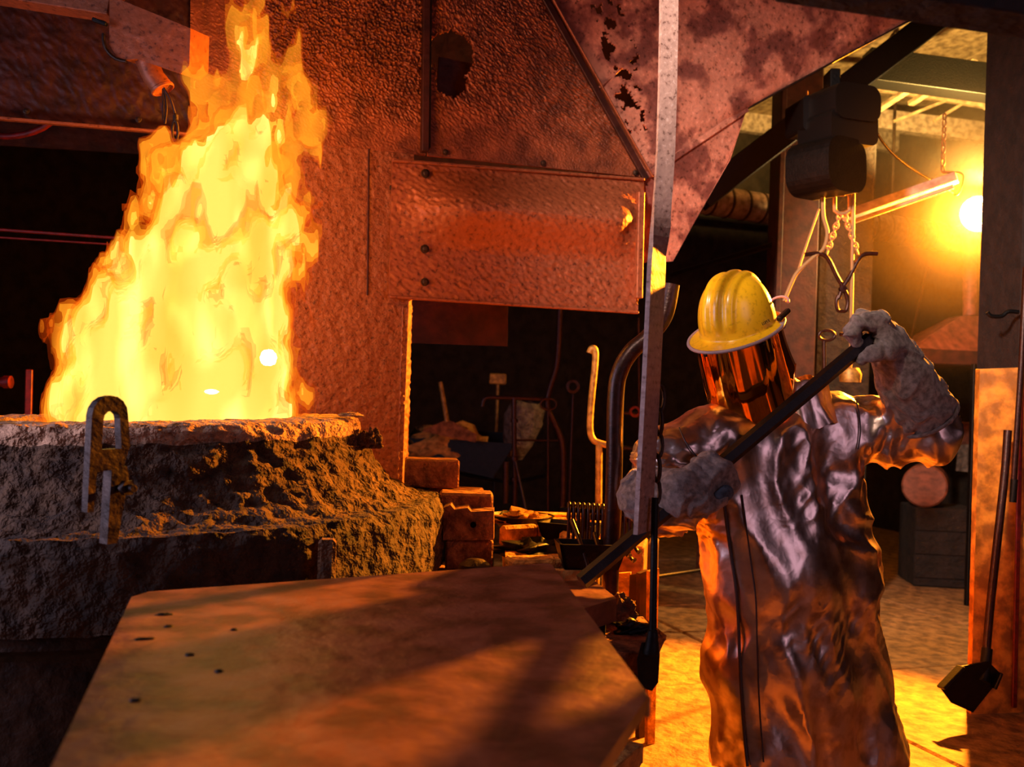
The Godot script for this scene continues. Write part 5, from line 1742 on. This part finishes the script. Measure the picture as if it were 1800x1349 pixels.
	var gr = glove.call("glove", gb, CV(0.8, -0.5, 0.2), 0.010, "worn grey-tan cloth glove low on the rod")
	m = M.new()
	nets(m, [[P(1262, 878, 2.63), 0.0215, P(1276, 866, 2.635), 0.0205]], 0.01, 0.0045)
	part("thumb_tip", m, mats["glove_thumb"], gr, "blue-grey thumb end")
	# left hand, high: gauntlet up the forearm, fingers curled over the rod's end
	gb = [[P(1620, 716, 2.965), 0.093, P(1592, 668, 2.935), 0.078, 0.03], [P(1592, 668, 2.935), 0.074, P(1574, 628, 2.91), 0.060, 0.03], [P(1574, 628, 2.91), 0.056, P(1560, 592, 2.895), 0.046, 0.03]]
	for i in 4:
		var o := CV(0.010, 0.004, -0.030) * (i - 1.2)
		var k0 := P(1556, 590, 2.88) + o; var k1 := P(1545, 566, 2.865) + o; var k2 := P(1512 + i * 2, 563 - i, 2.85) + o; var k3 := P(1495 + i * 2, 582, 2.85) + o; var k4 := P(1505, 602, 2.865) + o * 0.8
		gb.append([k0, 0.036, k1, 0.026, 0.02]); gb.append([k1, 0.0255, k2, 0.0225, 0.012]); gb.append([k2, 0.0215, k3, 0.0195, 0.008]); gb.append([k3, 0.0185, k4, 0.016, 0.006])
	gb.append([P(1572, 606, 2.86), 0.032, P(1556, 618, 2.82), 0.025, 0.02])
	gb.append([P(1556, 618, 2.82), 0.024, P(1534, 622, 2.815), 0.020, 0.01])
	gb.append([P(1534, 622, 2.815), 0.019, P(1514, 630, 2.83), 0.016, 0.008])
	var glv = glove.call("glove", gb, CV(0.45, 0.85, 0.1), 0.013, "long grey cloth gauntlet raised at the rod's upper end")
	m = M.new()
	var hem := []
	var gax := (P(1620, 716, 2.965) - P(1592, 668, 2.935)).normalized()
	var gx := side_of(gax); var gy := gax.cross(gx)
	for i in 33:
		var an := TAU * i / 32.0
		hem.append(P(1624, 724, 2.968) + gax * 0.02 + (gx * cos(an) + gy * sin(an)) * 0.092)
	tube(m, hem, 0.006, 8, false)
	part("hem", m, mats["glove_cloth"], glv)

const LAMP_D := 5.7
const LAMP_E := 125.0
const LAMP_SPILL := 6.0
const LAMP_COLOR := Color(1.0, 0.57, 0.07)
const FLAME_LIGHT := 1.0

func _ready() -> void:
	# ---- camera
	cam_basis = Basis.from_euler(Vector3(deg_to_rad(TILT.x), deg_to_rad(TILT.y), deg_to_rad(TILT.z)))
	noise.seed = 4; noise.frequency = 1.0; noise.noise_type = FastNoiseLite.TYPE_SIMPLEX_SMOOTH; noise.fractal_type = FastNoiseLite.FRACTAL_NONE
	var cam := Camera3D.new()
	cam.name = "camera"
	cam.transform = Transform3D(cam_basis, EYE)
	cam.fov = rad_to_deg(2.0 * atan(1349.0 / 2.0 / FPX))
	cam.near = 0.05; cam.far = 60.0
	var at := CameraAttributesPhysical.new()
	at.frustum_focal_length = 31.15          # on a 24 mm high frame this is the angle above
	at.frustum_focus_distance = 3.0
	at.exposure_aperture = 3.2
	at.frustum_near = 0.05; at.frustum_far = 60.0
	cam.attributes = at
	add_child(cam)
	cam.current = true
	# ---- surroundings: an enclosed hall, next to no sky
	var we := WorldEnvironment.new()
	we.name = "surroundings"
	var e := Environment.new()
	e.background_mode = Environment.BG_COLOR
	e.background_color = Color(0.01, 0.01, 0.012)
	e.tonemap_mode = Environment.TONE_MAPPER_LINEAR
	e.tonemap_exposure = 1.0
	e.sdfgi_enabled = true; e.ssao_enabled = true; e.ssil_enabled = true
	e.volumetric_fog_enabled = true; e.volumetric_fog_density = 0.0
	we.environment = e
	add_child(we)
	# ---- two unseen soft lights, out of view, placed to light furnace, coat and floor
	var soft := []
	for q in [[-2.7, 0.35, -1.7, Vector2(1.3, 1.7), 4.2, Color(0.86, 0.84, 1.0), 2.3, -0.9], [2.6, 0.9, 0.3, Vector2(1.3, 2.0), 1.0, Color(0.98, 0.80, 0.92), 3.4, -0.2]]:
		var a := AreaLight3D.new()
		a.name = "unseen_soft_light"
		a.area_size = q[3]
		a.light_color = q[5]; a.light_energy = q[4]
		a.area_range = 25.0; a.shadow_enabled = true
		var from := EYE + CV(q[0], q[1], q[2]); var to := EYE + CV(0.0, q[7], -q[6])
		add_child(a, true)
		a.look_at_from_position(from, to, Vector3.UP)
		soft.append([from, to, q[3]])
	# ---- an unseen flood spot, out of view, placed to light the hood's end
	var fl := SpotLight3D.new()
	fl.name = "unseen_floodlight"
	fl.light_color = Color(1.0, 0.88, 0.80); fl.light_energy = 46.0; fl.light_size = 0.22
	fl.spot_angle = 17.0; fl.spot_angle_attenuation = 1.0; fl.spot_range = 25.0; fl.spot_attenuation = 2.0; fl.shadow_enabled = true
	add_child(fl)
	fl.look_at_from_position(EYE + CV(-1.2, 2.2, -0.2), P(1390, 400, 4.0), Vector3.UP)
	make_materials()
	build_setting()
	build_hood()
	build_furnace()
	build_flame()
	build_foreground()
	build_worker()
	build_side_of_furnace()
	build_right_post()
	build_lamp()
	build_back_right()
	build_back_left()
	build_control_box()
	unseen_soft_lamp("unseen_soft_lamp", "large unseen soft lamp left of the furnace, out of view, placed to light its side", soft[0][0], soft[0][1], soft[0][2])
	unseen_soft_lamp("unseen_soft_lamp", "large unseen soft lamp right of the viewer, out of view, placed to light coat and floor", soft[1][0], soft[1][1], soft[1][2])
	unseen_soft_lamp("unseen_flood_lamp", "small unseen flood lamp on a tall stand, out of view, placed to light the hood end", EYE + CV(-1.2, 2.2, -0.2), P(1390, 400, 4.0), Vector2(0.44, 0.44))
